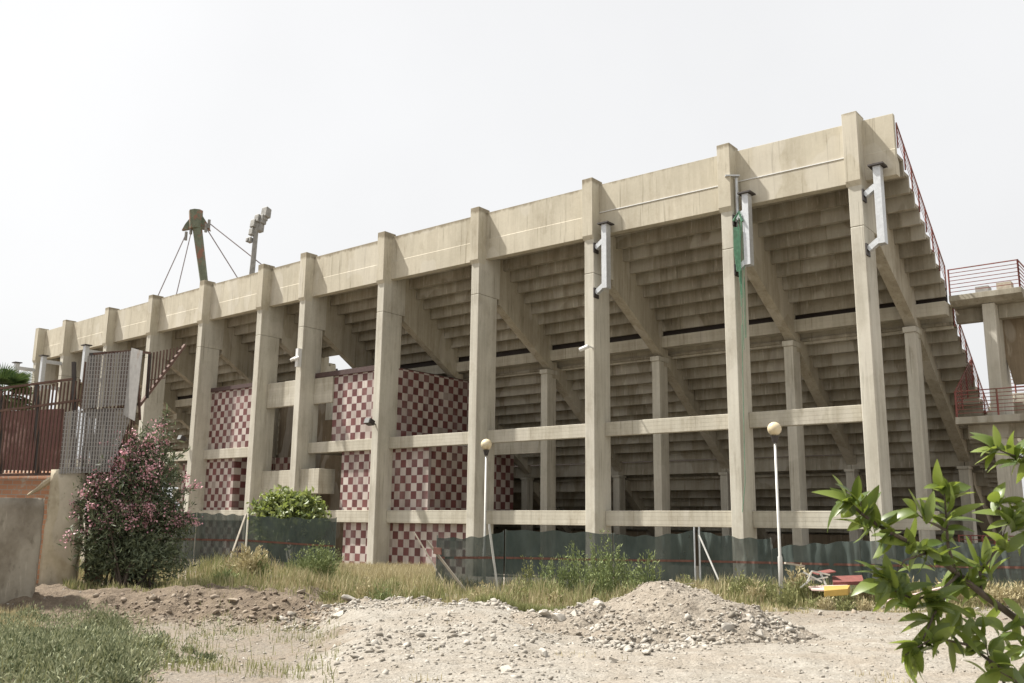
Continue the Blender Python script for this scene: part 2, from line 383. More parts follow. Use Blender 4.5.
def H(x, y, detail=True):
    L, Z = toLZ(np.asarray(x, float), np.asarray(y, float)); return height_LZ(L, Z, detail)
def build_ground():
    ls = np.concatenate([-np.geomspace(1200, 22, 26), np.arange(-21, 21, .085), np.geomspace(22, 1200, 26)])
    zs = np.concatenate([-np.geomspace(1000, 2, 16), np.arange(-1.5, 6, .5), np.arange(6.05, 16, .06), np.arange(16.05, 27, .08), np.arange(27.2, 45, .35), np.geomspace(46, 2500, 26)])
    LL, ZZ = np.meshgrid(ls, zs); h = height_LZ(LL, ZZ)
    X, Y = LZ(LL, ZZ); V = np.stack([X, Y, h], -1).reshape(-1, 3); a, b = LL.shape
    i = np.arange((a-1)*b).reshape(a-1, b)[:, :-1].ravel(); Fq = np.stack([i, i+1, i+b+1, i+b], 1)
    o = raw_mesh('ground', V, Fq, 'ground', smooth=True)
    s = LL/np.maximum(ZZ, 3); wob = fbm(LL*.5, ZZ*.5, 4)
    soil = sst(20.6, 21.6, ZZ+wob*2)*(1-.15*sst(24, 25, ZZ))
    soil = np.maximum(soil*(1-.55*sst(.12, .2, s)), .75*sst(-.28, -.42, s+wob*.3))
    soil = soil*(1-sst(27, 31, ZZ)); soil = np.maximum(soil, sst(1.5, 4, Y)*(Y < 20))  # paled before the stand for bounce light, dirt-brown beneath to darken its underside
    soil = np.maximum(soil, .52*sst(-.15, -.23, s+wob*.4))
    col = np.ones((LL.size, 4), np.float32); col[:, 0] = soil.ravel(); col[:, 1] = soil.ravel(); col[:, 2] = soil.ravel()
    ca = o.data.color_attributes.new('soil', 'FLOAT_COLOR', 'POINT'); ca.data.foreach_set('color', col.ravel())
    tag(o, kind='structure')
build_ground()

# heap of gravel (own thing)
HL, HZ = W(668, 600, 18.3), None
HL, HZ = toLZ(HL[0], HL[1])
def heap_h(L, Z):
    dl = (L-HL); dz = (Z-HZ); a = np.where(dl < 0, 2.25, 2.5); b = np.where(dz < 0, 2.7, 2.2)
    r = np.sqrt((dl/a)**2+(dz/b)**2+.012)
    hh = 1.0*np.clip(1-r, 0, 1)**.92
    r2 = np.sqrt(((L-HL+1.5)/1.6)**2+((Z-HZ-.1)/1.7)**2); hh = np.maximum(hh, .62*np.clip(1-r2, 0, 1)); 
    r3 = np.sqrt(((L-HL-.9)/1.9)**2+((Z-HZ+.3)/1.9)**2); hh = np.maximum(hh, .72*np.clip(1-r3, 0, 1))
    return np.where(hh > 0, hh*(1+.0*L), 0)
def build_heap():
    ls = np.arange(HL-3.6, HL+3.8, .05); zs = np.arange(HZ-3.2, HZ+3.2, .05); LL, ZZ = np.meshgrid(ls, zs)
    hh = heap_h(LL+fbm(LL, ZZ+5, 3)*.7, ZZ+fbm(LL+9, ZZ, 3)*.7); g = height_LZ(LL, ZZ)
    n = fbm(LL*2.4, ZZ*2.4, 5)*.26+np.abs(fbm(LL*6, ZZ*6, 3))*.12
    z = np.where(hh > .02, g+hh+n*np.clip(hh*4, 0, 1), g-.08)
    X, Y = LZ(LL, ZZ); V = np.stack([X, Y, z], -1).reshape(-1, 3); a, b = LL.shape
    i = np.arange((a-1)*b).reshape(a-1, b)[:, :-1].ravel(); Fq = np.stack([i, i+1, i+b+1, i+b], 1)
    keep = (hh.ravel()[Fq] > .005).any(1)
    o = raw_mesh('gravel_heap', V, Fq[keep], 'heap', smooth=True)
    tag(o, 'large conical heap of crushed gravel and earth in front of the net fence', 'gravel heap')
    return LL, ZZ, z, hh
def heap_m():
    s = NT('heap_gravel'); n = s.noise(s.mp((1, 1, 1)), 3, 8, .75); n3 = s.noise(s.mp((1, 1, 1)), 30, 5, .8)
    v = s.n('ShaderNodeTexVoronoi'); v.inputs['Scale'].default_value = 15; s.l(s.pos, v.inputs['Vector'])
    c = s.ramp(n, [(.3, (.23, .19, .145)), (.7, (.36, .32, .26))])
    c = s.mix(.45, c, s.ramp(v.outputs['Color'], [(.2, (.55, .54, .52)), (.8, (1, 1, 1))]), 'MULTIPLY')
    s.bump(s.math('ADD', n3, s.math('MULTIPLY', v.outputs['Distance'], -1)), .8, .04)
    return s.fin(c, .97)
MAT['heap'] = heap_m()
hp = build_heap()
def H2(L, Z):
    """ground or heap surface"""
    L = np.asarray(L, float); Z = np.asarray(Z, float); g = height_LZ(L, Z)
    hh = heap_h(L+fbm(L, Z+5, 3)*.7, Z+fbm(L+9, Z, 3)*.7)
    n = fbm(L*2.4, Z*2.4, 5)*.26+np.abs(fbm(L*6, Z*6, 3))*.12
    return np.where(hh > .02, g+hh+n*np.clip(hh*4, 0, 1), g)

# ------------------------------------------------------------------ stones
def ico():
    bm = bmesh.new(); bmesh.ops.create_icosphere(bm, subdivisions=1, radius=1); v = np.array([x.co[:] for x in bm.verts]); f = np.array([[q.index for q in p.verts] for p in bm.faces]); bm.free(); return v, f
ICV, ICF = ico()
def stones(name, L, Z, size, mat, label, surf=H2):
    n = len(L); z = surf(L, Z); X, Y = LZ(L, Z)
    sc_ = size[:, None, None]*(.6+.8*RNG.random((n, 1, 3)))*np.array([1, 1, .62])
    v = ICV[None]*(1+.48*(RNG.random((n, len(ICV), 1))-.5)*2)*sc_
    a = RNG.random(n)*2*PI; ca, sa = np.cos(a)[:, None], np.sin(a)[:, None]
    tl = (RNG.random(n)-.5)[:, None]*1.2; vz = v[:, :, 2]+v[:, :, 0]*tl
    vx = v[:, :, 0]*ca-v[:, :, 1]*sa; vy = v[:, :, 0]*sa+v[:, :, 1]*ca
    V = np.stack([vx+X[:, None], vy+Y[:, None], vz+(z+size*.18)[:, None]], -1).reshape(-1, 3)
    Fq = (ICF[None]+(np.arange(n)*len(ICV))[:, None, None]).reshape(-1, 3)
    o = raw_mesh(name, V, Fq, mat); tag(o, label, 'rubble', kind='stuff'); return o
def scatter(n, z0, z1, s0, s1, pw=1.0):
    Z = z0+(z1-z0)*RNG.random(n)**pw; s = s0+(s1-s0)*RNG.random(n); return s*Z, Z
# general small rubble over the pale ground
L, Z = scatter(26000, 9.3, 23.5, -.62, .62, .9)
cl = fbm(L*.7, Z*.7, 3); s = L/Z
k0 = (cl+RNG.random(len(L))*.5 > .18) & ((s > -.22) | (RNG.random(len(L)) < .25)) & ((s < .07) | (RNG.random(len(L)) < .4))
L, Z = L[k0], Z[k0]
stones('loose_rubble', L, Z, .005+.028*RNG.random(len(L))**4.0, 'stone', 'pale loose stones strewn over the dusty ground')
# rubble on plateau edge, bank and heap foot
Lr, Zr = [], []
def belt(n, pts, spread):
    pts = np.array(pts, float)
    for _ in range(n):
        i = random.randrange(len(pts)-1); t = random.random(); x, Zc = pts[i]*(1-t)+pts[i+1]*t
        Zc += random.gauss(0, spread); Lr.append((x-512)/F_PX*1.0*Zc+random.gauss(0, .1)); Zr.append(Zc)
belt(520, [(300, 20.6), (355, 20.5), (420, 21.3)], .7)
belt(900, [(420, 21.3), (500, 20.6), (560, 19.6), (620, 16.2)], .55)
belt(900, [(585, 16), (640, 15.2), (700, 15.6), (760, 17.2), (795, 18)], .5)
belt(420, [(350, 13), (440, 16), (560, 15)], 1.6)
Lr, Zr = np.array(Lr), np.array(Zr)
stones('broken_rubble', Lr, Zr, .018+.052*RNG.random(len(Lr))**2.8, 'stone', 'belts of broken pale stone along the rubble edge and heap foot')
Lr, Zr = [], []
belt(800, [(110, 21.5), (200, 21.3), (280, 21.2), (350, 20.9)], .55)
belt(260, [(560, 22.5), (640, 23), (760, 23.5), (1000, 23)], .7)
Lr, Zr = np.array(Lr), np.array(Zr)
stones('earthy_rubble', Lr, Zr, .015+.055*RNG.random(len(Lr))**2.6, 'tan', 'brown clods and stones on the cut earth bank')
# heap skin
n = 5200; L = HL+(RNG.random(n)-.5)*6.2; Z = HZ+(RNG.random(n)-.5)*5.4; k = heap_h(L, Z) > .0; L, Z = L[k], Z[k]
stones('heap_gravel', L, Z, .008+.032*RNG.random(len(L))**4, 'heapst', 'crushed stones covering the gravel heap')
# larger individual rocks
ROCK = [(352, 597, .2), (545, 612, .2), (560, 618, .18), (575, 612, .17), (520, 607, .16), (505, 598, .17), (600, 603, .2), (340, 612, .17), (362, 606, .14), (325, 604, .14),
        (430, 590, .12), (455, 596, .12), (480, 601, .13), (592, 627, .14), (728, 628, .15), (760, 634, .14), (690, 640, .13), (648, 652, .13), (612, 660, .12), (545, 654, .13),
        (508, 668, .1), (270, 606, .15), (235, 600, .15), (155, 596, .15), (300, 590, .14), (880, 606, .15), (850, 604, .13), (930, 612, .14), (975, 608, .15), (820, 612, .12)]
def ground_hit(px, py):
    best = None
    for Zt in np.arange(8, 34, .05):
        p = W(px, py, Zt); L, Z = toLZ(p[0], p[1])
        if p[2] <= float(H2(L, Z)): return L, Z
    return toLZ(*W(px, py, 22)[:2])
for i, (px, py, r) in enumerate(ROCK):
    L, Z = ground_hit(px, py+3); x, y = LZ(L, Z); z = float(H2(L, Z))
    bm = bmesh.new(); bmesh.ops.create_icosphere(bm, subdivisions=2, radius=r)
    r *= .62; sx, sy, sz = 1+random.random()*.5, .8+random.random()*.4, .55+random.random()*.2
    for _ in range(9):
        nrm = Vector((random.gauss(0, 1), random.gauss(0, 1), random.gauss(0, 1))).normalized(); d = r*random.uniform(.5, .75)
        for v in bm.verts:
            t = v.co.dot(nrm)
            if t > d: v.co -= nrm*(t-d)
    for v in bm.verts: v.co = Vector((v.co.x*sx, v.co.y*sy, v.co.z*sz))*(1+random.uniform(-.04, .04))
    me = bpy.data.meshes.new('rock'); bm.to_mesh(me); bm.free(); me.materials.append(MAT['stone'] if px > 320 and py > 590 else MAT['tan'])
    o = bpy.data.objects.new('rock', me); COL.objects.link(o); o.location = (x, y, z+r*sz*.3); o.rotation_euler = (random.uniform(-.3, .3), random.uniform(-.3, .3), random.uniform(0, 6))
    tag(o, 'angular pale broken rock lying on the rubble ground', 'rock', 'larger broken rocks on the rubble')


# ------------------------------------------------------------------ the stadium stand
CX = [-10.52, -15.57, -22.17, -28.84, -35.51, -42.07, -46.12, -52.41, -58.66, -64.62, -71.17, -75.75]
XE = -8.9
stand = empty('stadium_stand', (-40, 6, 0))
tag(stand, 'long raw concrete stadium stand with tall columns and red and white checkered walls', 'stadium stand')
def camber(X): u = (X+42)/38; return .39*(1-u*u)
def topz(X): return 17.13+camber(X)
def botz(X): return 14.78+camber(X)*.9
def soff(Y, base):
    return base
DY, DZ = .58, .45
def tier_poly(Y0, S0, n, th=.13, first=None):
    """underside outline of n precast steps descending away from the facade"""
    bot = [(Y0 if first is None else first, S0)]; y, s_ = Y0, S0
    for i in range(n):
        y2 = Y0+DY*(i+1); s2 = S0-DZ*(i+1)
        bot += [(y2-.06, s_), (y2-.06, s_+.09), (y2, s_+.09), (y2, s2-.10), (y2+.12, s2-.10), (y2+.12, s2)]; s_ = s2
    top = []; s_ = S0
    top.append((bot[0][0], S0+th))
    for i in range(n):
        y2 = Y0+DY*(i+1)+.14; s2 = S0-DZ*(i+1); top += [(y2, s_+th), (y2, s2+th)]; s_ = s2
    top.append((Y0+DY*n+.30, s_+th)); bot.append((Y0+DY*n+.30, s_))
    return bot+top[::-1]
# tier definition: start Y, first soffit height, number of steps
UP_, LO_, TH_ = (.72, 15.50, 9), (6.75, 10.75, 10), (13.45, 5.35, 9)
def tier_soffit(t, Y):
    Y0, S0, n = t; i = int(np.clip(math.floor((Y-Y0)/DY), 0, n)); return S0-DZ*i
def raker_poly(t, ya, yb, za, zb):
    """stepped top below the soffits, straight sloping bottom from (ya,za) to (yb,zb)"""
    Y0, S0, n = t; top = []; 
    ks = [k for k in range(n+1)]
    top.append((ya, tier_soffit(t, ya+.001)-.012))
    for k in range(n):
        y2 = Y0+DY*(k+1)
        if ya < y2-.0 < yb:
            top += [(y2-.014, S0-DZ*k-.012), (y2-.014, S0-DZ*(k+1)-.115)]
            if y2+.134 < yb: top += [(y2+.134, S0-DZ*(k+1)-.115), (y2+.134, S0-DZ*(k+1)-.012)]
    top.append((yb, top[-1][1]))
    return [(ya, za), (yb, zb)]+top[::-1]
bays = [(XE, CX[0]+.25)]+[(CX[i]+.25, CX[i+1]+.25) for i in range(11)]+[(CX[11]+.25, CX[11]+.02)]
for bi, (xr, xl) in enumerate(bays):
    dx = random.uniform(-.012, .012); cz = camber((xr+xl)/2)*.95; j = .012
    stair = (bi == 6)
    t = UP_ if not stair else (UP_[0], UP_[1], 7)
    dz = cz
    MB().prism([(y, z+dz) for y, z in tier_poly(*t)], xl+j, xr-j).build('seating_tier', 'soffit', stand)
    if not stair: MB().box((xl+j, 6.2, 11.2+dz*.5), (xr-j, 6.3, 11.75+dz)).build('gap_shade_sheet', 'gapshade', stand)  # added dark sheet: closes the sky gap, its black paints the shade there
    # landing behind the upper tier: a deep beam and a slab
    if not stair:
        z0 = 11.0+dz*.5
        MB().prism([(5.86, z0-.34), (6.42, z0-.34), (6.42, z0+.12), (6.86, z0+.12), (6.86, z0-.75), (7.0, z0-.75), (7.0, z0+.2), (5.86, z0+.2)], xl+j, xr-j).build('landing_beam', 'beam', stand)
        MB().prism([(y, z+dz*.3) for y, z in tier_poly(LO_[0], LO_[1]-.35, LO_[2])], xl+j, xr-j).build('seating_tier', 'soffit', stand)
    else:
        MB().prism([(y, z) for y, z in tier_poly(8.6, 8.95, 7)], xl+j, xr-j).build('seating_tier', 'soffit', stand)
    MB().prism([(12.8, 5.15), (13.2, 5.15), (13.2, 5.6), (13.72, 5.6), (13.72, 4.3), (13.86, 4.3), (13.86, 5.85), (12.85, 5.85)], xl+j, xr-j).build('landing_beam', 'soffit', stand)
    MB().box((xl+j, 13.0, 5.7), (xr-j, 13.1, 6.5)).build('gap_shade_sheet', 'gapshade', stand)  # same black sheet over the lower beam, shade put into its colour
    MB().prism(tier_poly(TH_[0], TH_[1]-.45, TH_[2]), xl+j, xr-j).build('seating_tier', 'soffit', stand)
    # parapet panel
    a = (xr+xl)/2
    P_ = []
    for X in (xl+.01, xr-.01): P_.append((X, topz(X), botz(X)))
    m = MB()
    (X0, t0, b0), (X1, t1, b1) = P_
    sec = lambda t, b: [(.50, t), (.50, b+1.0), (.478, b+.99), (.478, b), (.86, b), (.86, b+.55), (.70, b+.72), (.70, t)]
    s0, s1 = sec(t0, b0), sec(t1, b1); n = len(s0)
    m.add([(X0, *p) for p in s0]+[(X1, *p) for p in s1], [tuple(range(n))[::-1], tuple(range(n, 2*n))]+[(i, (i+1) % n, (i+1) % n+n, i+n) for i in range(n)])
    m.build('parapet_panel', 'parapet', stand, bevel=.012)
# back wall base of the field side, low
MB().box((-75.7, 19.2, -.3), (XE, 19.6, 1.1)).build('base_wall', 'soffit', stand)
for i, x in enumerate(CX):
    tz = topz(x)+.17; cz = camber(x)
    m = MB(); pb = 12.95+cz*.9
    m.box((x, 0, -.4), (x+.5, (1.12, 1.15, 1.25)[i] if i < 3 else 1.4, pb-.012)); m.build('column', 'conc', stand, bevel=.03)
    m = MB(); m.prism([(0.004, pb), (1.6, pb), (1.6, botz(x)+.3), (.004, botz(x)+.3)], x+.004, x+.496); m.build('column_head', 'conc', stand, bevel=.02)
    m = MB(); m.prism([(-.1, botz(x)-.12), (.0, botz(x)-.30), (.44, botz(x)-.30), (.72, botz(x)+.2), (.72, tz), (-.1, tz)], x-.05, x+.5); m.build('pilaster', 'parapet', stand, bevel=.015)
    # rakers
    rp = raker_poly((UP_[0], UP_[1]+cz*.95, UP_[2]), 1.602, 6.04, 12.72+cz*.8, 10.33)
    MB().prism(rp, x+.02, x+.48).build('raker_beam', 'raker', stand, bevel=.015)
    rp = [(6.04, 10.33), (6.45, 10.33), (13.0, 5.35), (13.0, 6.2), (12.6, 6.2)]
    y_, z_ = [], []
    rp = raker_poly((LO_[0], LO_[1]-.35+cz*.28, LO_[2]), 6.46, 12.84, 9.9, 5.35); MB().prism(rp, x+.02, x+.48).build('raker_beam', 'raker', stand, bevel=.015)
    MB().box((x+.02, 6.05, 9.9), (x+.48, 6.45, 10.76)).build('raker_joint', 'raker', stand)
    rp = raker_poly((TH_[0], TH_[1]-.45, TH_[2]), 13.22, 18.8, 4.35, .3); MB().prism(rp, x+.02, x+.48).build('raker_beam', 'raker', stand)
    # inner columns with a small cap
    if i <= 8:
        c = MB().box((x+.04, 5.62, -.3), (x+.46, 6.4, 10.10)).build('inner_column', 'conc', stand, bevel=.02)
        MB().box((x, 5.55, 10.10), (x+.5, 6.47, 10.325)).build('capital', 'conc', c, bevel=.015)
        c = MB().box((x+.04, 12.5, -.3), (x+.46, 13.15, 5.02)).build('inner_column', 'conc', stand, bevel=.02)
        MB().box((x, 12.42, 5.02), (x+.5, 13.21, 5.145)).build('capital', 'conc', c)
    # bays' facade beams
for i in range(11):
    xl, xr = CX[i+1]+.5, CX[i]
    if i != 5:
        MB().box((xl+.004, .78, 6.1), (xr-.004, 1.08, 6.7)).build('facade_beam', 'beam', stand, bevel=.02)
    MB().box((xl+.004, .78, 2.33), (xr-.004, 1.08, 2.96)).build('facade_beam', 'beam', stand, bevel=.02)
MB().box((CX[0]+.5, .78, 2.33), (XE+.4, 1.08, 2.96)).build('facade_beam', 'beam', stand, bevel=.02)
MB().box((CX[4]+.46, 5.8, 6.0), (CX[3]+.04, 6.2, 6.62)).build('inner_beam', 'beam', stand)
MB().box((CX[3]+.46, 5.8, .0), (CX[1]+.04, 6.0, .6)).build('inner_beam', 'beam', stand)
# checkered blocks. block one between column 5 and column 3
Yf = 1.085
def wallx(xa, xb, za, zb, y=Yf, th=.18): return MB().box((xa, y, za), (xb, y+th, zb)).build('checkered_wall', 'ckx', stand)
def wally(x, ya, yb, za, zb, th=.18): return MB().box((x-th, ya, za), (x, yb, zb)).build('checkered_wall', 'cky', stand)
wallx(-39.95, CX[4]+.3, 6.4, 10.4); wallx(-39.0, CX[4]+.05, 2.6, 6.35); wallx(-38.6, CX[4]+.05, -.3, 2.55)
wallx(CX[4]+.05, -32.4, 2.6, 6.35); wallx(CX[4]+.05, -28.4, -.3, 2.55)
wally(CX[4]+.515, Yf+.2, 7.2, 6.4, 10.4); wally(-32.4, Yf+.19, 7.9, 2.6, 6.35)
MB().box((-41.5, Yf-.12, 10.4), (CX[4]+.3, Yf+.3, 10.68)).build('coping', 'coping', stand)
MB().box((CX[4]-.05, Yf+.32, 10.4), (CX[4]+.52, 6.9, 10.45)).build('coping', 'coping', stand)
MB().box((CX[5]+.5, Yf-.1, 8.92), (-39.955, Yf+.12, 10.395)).build('concrete_panel', 'beam', stand, bevel=.02)
MB().box((CX[5]+.5, Yf-.75, 3.85), (-39.95, Yf+.4, 5.2)).build('balcony', 'beam', stand, bevel=.02)
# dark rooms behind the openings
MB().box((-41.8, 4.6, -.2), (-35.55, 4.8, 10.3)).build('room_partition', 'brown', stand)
MB().box((-41.7, Yf+.3, 6.12), (-32.7, 7.1, 6.3)).build('room_floor', 'soffit', stand)
MB().box((-41.7, Yf+.3, 2.4), (-32.7, 7.1, 2.55)).build('room_floor', 'soffit', stand)
# stair bay panels
for z0, z1 in ((8.92, 10.4), (3.85, 5.2)):
    MB().box((CX[6]+.5, Yf-.35, z0), (CX[5], Yf-.05, z1)).build('concrete_panel', 'beam', stand, bevel=.02)
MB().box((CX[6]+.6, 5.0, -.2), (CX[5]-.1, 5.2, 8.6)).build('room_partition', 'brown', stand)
for k in range(9): pass
m = MB()
for k in range(11): m.box((CX[6]+.75, 1.9+.28*k, 2.9+.17*k), (CX[6]+2.0, 2.2+.28*k, 3.08+.17*k))
m.build('inner_stair', 'conc', stand)
# block two
wallx(CX[7]+.45, CX[6]+.05, 6.4, 10.42); wallx(CX[7]+.45, -48.95, 2.6, 6.35); wally(-48.95, Yf+.19, 4, 2.6, 6.35)
wallx(-48.94, CX[6]+.02, 2.6, 6.3, y=4.05); wallx(CX[7]+.45, CX[6]+.02, -.3, 2.5)
MB().box((CX[7]+.5, Yf-.12, 10.42), (CX[6], Yf+.3, 10.66)).build('coping', 'coping', stand)
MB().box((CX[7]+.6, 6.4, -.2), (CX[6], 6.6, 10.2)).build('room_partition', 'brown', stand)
wallx(CX[8]+3.2, CX[7]+.0, -.3, 6.0, y=1.6)
MB().box((CX[8]+.6, 5.9, 6.0), (CX[7], 6.2, 6.6)).build('inner_beam', 'beam', stand)
# low dark back walls that close the concourse
MB().box((-75.7, 17.2, -.3), (XE-.2, 17.4, 2.0)).build('concourse_wall', 'brown', stand)
# white conduit along the right bays, and the downpipe on the second column
m = MB()
for i in range(2):
    for xa, xb in ((CX[i+1]+.52, CX[i]-.06),):
        m.bar((xa, .475, botz(xa)+1.045), (xb, .475, botz(xb)+1.045), .035)
m.build('cable_conduit', 'white', stand)
m = MB(); m.tube([(CX[1]+.62, .2, 16.05), (CX[1]+.62, .2, 14.1), (CX[1]+.56, .35, 13.9)], .07, 8); m.bar((CX[1]+.3, -.14, 16.1), (CX[1]+.75, .2, 16.1), .22, .05)
m.build('downpipe', 'steel', stand)
# red railing down the end of the stand
def rail_run(m, pts, h, nr, post=1.1, rw=.035, pw=.05):
    pts = [Vector(p) for p in pts]
    for a, b in zip(pts[:-1], pts[1:]):
        for k in range(nr+1):
            dz = Vector((0, 0, h*(k+ (1 if nr else 0))/(nr+1))); w_ = .04 if k == nr else rw*.7
            m.bar(a+dz, b+dz, w_)
        n = max(1, int((b-a).length/post))
        for k in range(n+1):
            q = a.lerp(b, k/n); m.bar(q-Vector((0, 0, .12)), q+Vector((0, 0, h+.02)), pw, pw)
    return m
m = rail_run(MB(), [(XE+.03, .7, 16.05), (XE+.03, 6.05, 11.85)], .85, 3, .95, .022, .04); rl = m.build('end_railing', 'rail', stand)
m = rail_run(MB(), [(XE+.03, 6.9, 10.5), (XE+.03, 12.6, 6.1)], .85, 3, .95, .022, .04); m.build('end_railing', 'rail', stand)
# red lower stairs rail
# ------------------------------------------------------------------ access stair at the right end
acc = empty('access_stair', (-6.5, 8, 0)); tag(acc, 'concrete stair landings with red railings on piers at the right end of the stand', 'stair tower')
MB().prism([(6.2, 11.28), (6.2, 11.5), (9.6, 11.5), (9.6, 11.1), (6.5, 11.1)], XE+.06, -6.25).build('landing_slab', 'soffit', acc, bevel=.01)
MB().box((XE+.06, 7.1, 10.55), (-3.6, 7.5, 11.09)).build('landing_beam', 'soffit', acc)
m = rail_run(MB(), [(XE+.1, 6.26, 11.5), (-6.31, 6.26, 11.5), (-6.31, 9.5, 11.5)], 1.08, 6, 1.25); m.build('railing', 'rail', acc)
MB().box((-8.35, 8.6, 11.5), (-7.85, 9.2, 12.3)).build('stand_in_panel', 'gmesh', acc); MB().box((-7.55, 8.6, 11.5), (-7.0, 9.1, 12.35)).build('stand_in_panel', 'wood', acc)  # added on the landing in place of a far grey panel and orange box
MB().prism([(6.55, 11.09), (8.2, 11.09), (9.0, -.3), (6.55, -.3)], -7.75, -7.3).build('pier', 'conc', acc, bevel=.02)
MB().prism([(-7.75, 11.09), (-1.5, 11.09), (-1.5, 8.0), (-7.1, 8.0), (-7.2, 8.6)], 7.8, 8.1, ax=1).build('stair_flank', 'brown', acc)
MB().box((-8.9, 5.9, 6.35), (-3.0, 9.2, 6.62)).build('landing_slab', 'soffit', acc, bevel=.01)
MB().box((-8.6, 6.5, 5.8), (-3.0, 6.9, 6.34)).build('landing_beam', 'soffit', acc)
m = rail_run(MB(), [(-8.85, 5.96, 6.62), (-3.0, 5.96, 6.62)], 1.0, 6, 1.2); m.build('railing', 'rail', acc)
m = rail_run(MB(), [(-8.85, 9.0, 8.3), (-8.85, 6.0, 6.62)], 1.0, 6, .9); m.build('railing', 'rail', acc)
m = MB()
for k in range(9): m.box((-8.7, 9.3+.3*k, 6.3+.2*k), (-7.8, 9.62+.3*k, 6.52+.2*k))
m.build('stair_flight', 'conc', acc)
MB().box((-8.75, 12.1, 6.0), (-7.2, 12.3, 8.2)).build('stair_flight', 'beam', acc)
m = rail_run(MB(), [(-8.7, 12.3, 8.2), (-7.0, 12.3, 8.2)], 1.1, 6, .8); m.build('railing', 'rail', acc)
m = rail_run(MB(), [(-8.9, 5.0, .25), (-6.9, 5.0, .25)], 1.9, 12, .35, .04); m.build('gate', 'rail', acc)
MB().box((-7.9, 9.4, -.3), (-3.0, 9.6, 3.6)).build('base_wall', 'soffit', acc)
m = MB()
for k in range(14): m.box((-8.8, 7.2+.28*k, 6.1-.18*k-.2), (-8.0, 7.5+.28*k, 6.1-.18*k))
m.build('stair_flight', 'soffit', acc)

# ------------------------------------------------------------------ steel brackets on the columns
def bracket(x, lab, left=False):
    e = empty('steel_bracket', (x+1.0, 0, 12)); cz = camber(x)*.9
    tag(e, lab, 'steel bracket', 'galvanised steel brackets on the columns')
    if not left:
        px = x+.93; z0, z1 = 12.15+cz, 15.05+cz
        MB().box((px, -.05, z0), (px+.26, .3, z1)).build('post', 'steel', e, bevel=.01)
        for za, zb in ((z0+.16, z0-.12), (z1-.72, z1-.98)):
            MB().bar((px+.02, .12, za), (x+.56, .12, zb), .22, .2).build('arm', 'steel', e)
            MB().box((x+.502, -.06, zb-.22), (x+.55, .32, zb+.22)).build('fixing_plate', 'dark', e)
        MB().box((px-.14, -.16, z1+.002), (px+.40, .40, z1+.06)).build('top_plate', 'dark', e)
    else:
        z0, z1 = 11.6+cz, 14.25+cz
        MB().box((x+.1, -1.5, z0), (x+.45, -1.2, z1)).build('post', 'steel', e, bevel=.01)
        for z in (z0+.2, z1-.5): MB().box((x+.15, -1.19, z), (x+.4, -.01, z+.25)).build('arm', 'steel', e)
        MB().box((x-.05, -1.62, z1+.002), (x+.6, -1.08, z1+.07)).build('top_plate', 'dark', e)
bracket(CX[0], 'galvanised bracket post on the rightmost tall column of the stand')
bracket(CX[1], 'galvanised bracket post on the column with the green hanging rope')
bracket(CX[2], 'galvanised bracket post on the column with the small white camera')
bracket(CX[9], 'projecting steel bracket just above the grey mesh screens of the rusty fence', True)
bracket(CX[10], 'projecting steel bracket between the mesh screens and the leftmost one', True)
bracket(CX[11], 'projecting steel bracket on the leftmost column beside the palm', True)
# green ropes hanging from the second bracket
m = MB(); x0 = CX[1]
for k in range(11):
    x = x0+.55+random.random()*.35; y = -.15+random.random()*.3; za = 14.6-random.random()*1.2; zb = za-random.uniform(1.6, 5.5)
    pts = []
    for j in range(8): t = j/7; pts.append((x+math.sin(t*5+k)*.05*(1-t)+(.22-(x-x0-.55))*.6*t, y, za*(1-t)+zb*t))
    m.tube(pts, .012, 4)
m.tube([(x0+.72, .0, 10), (x0+.66, 0, 7), (x0+.64, -.05, 4.0), (x0+.5, -.08, 2.9)], .013, 4)
m.tube([(x0+.55, -.05, 14.2), (x0+.8, -.1, 14.5), (x0+.95, -.1, 14.1)], .05, 5)
for k in range(6): m.tube([(x0+.6+.05*k, -.12, 13.9), (x0+.58+.05*k, -.14, 13.0), (x0+.66+.03*k, -.12, 12.1)], .02, 4)
tag(m.build('green_rope', 'rope'), 'tangle of green netting rope hanging down the second column from the right', 'netting')
# small camera on column, floodlights
def floodlight(px, py, Y, x_, lab):
    e = empty('floodlight', (x_, Y, 8)); p = W(px, py, 10); d = p-CAMP; t = (Y-CAMP[1])/d[1]; p = Vector(CAMP+d*t); e.location = p
    tag(e, lab, 'floodlight', 'small floodlights on the columns')
    MB().prism([(p.y-.32, p.z-.10), (p.y+.02, p.z-.22), (p.y+.1, p.z+.02), (p.y-.22, p.z+.16)], p.x-.22, p.x+.22).build('housing', 'dark', e, bevel=.01)
    MB().prism([(p.y-.345, p.z-.09), (p.y-.33, p.z-.1), (p.y-.235, p.z+.15), (p.y-.25, p.z+.16)], p.x-.18, p.x+.18).build('lens', 'lens', e)
    MB().bar((p.x, p.y, p.z-.05), (p.x, Y+.32, p.z-.12), .06).build('mount_arm', 'dark', e)
floodlight(371, 421.5, -.3, 0, 'small dark floodlight on the column between two checkered blocks')
floodlight(183.5, 438, -.3, 0, 'small dark floodlight on a column right of the oleander')
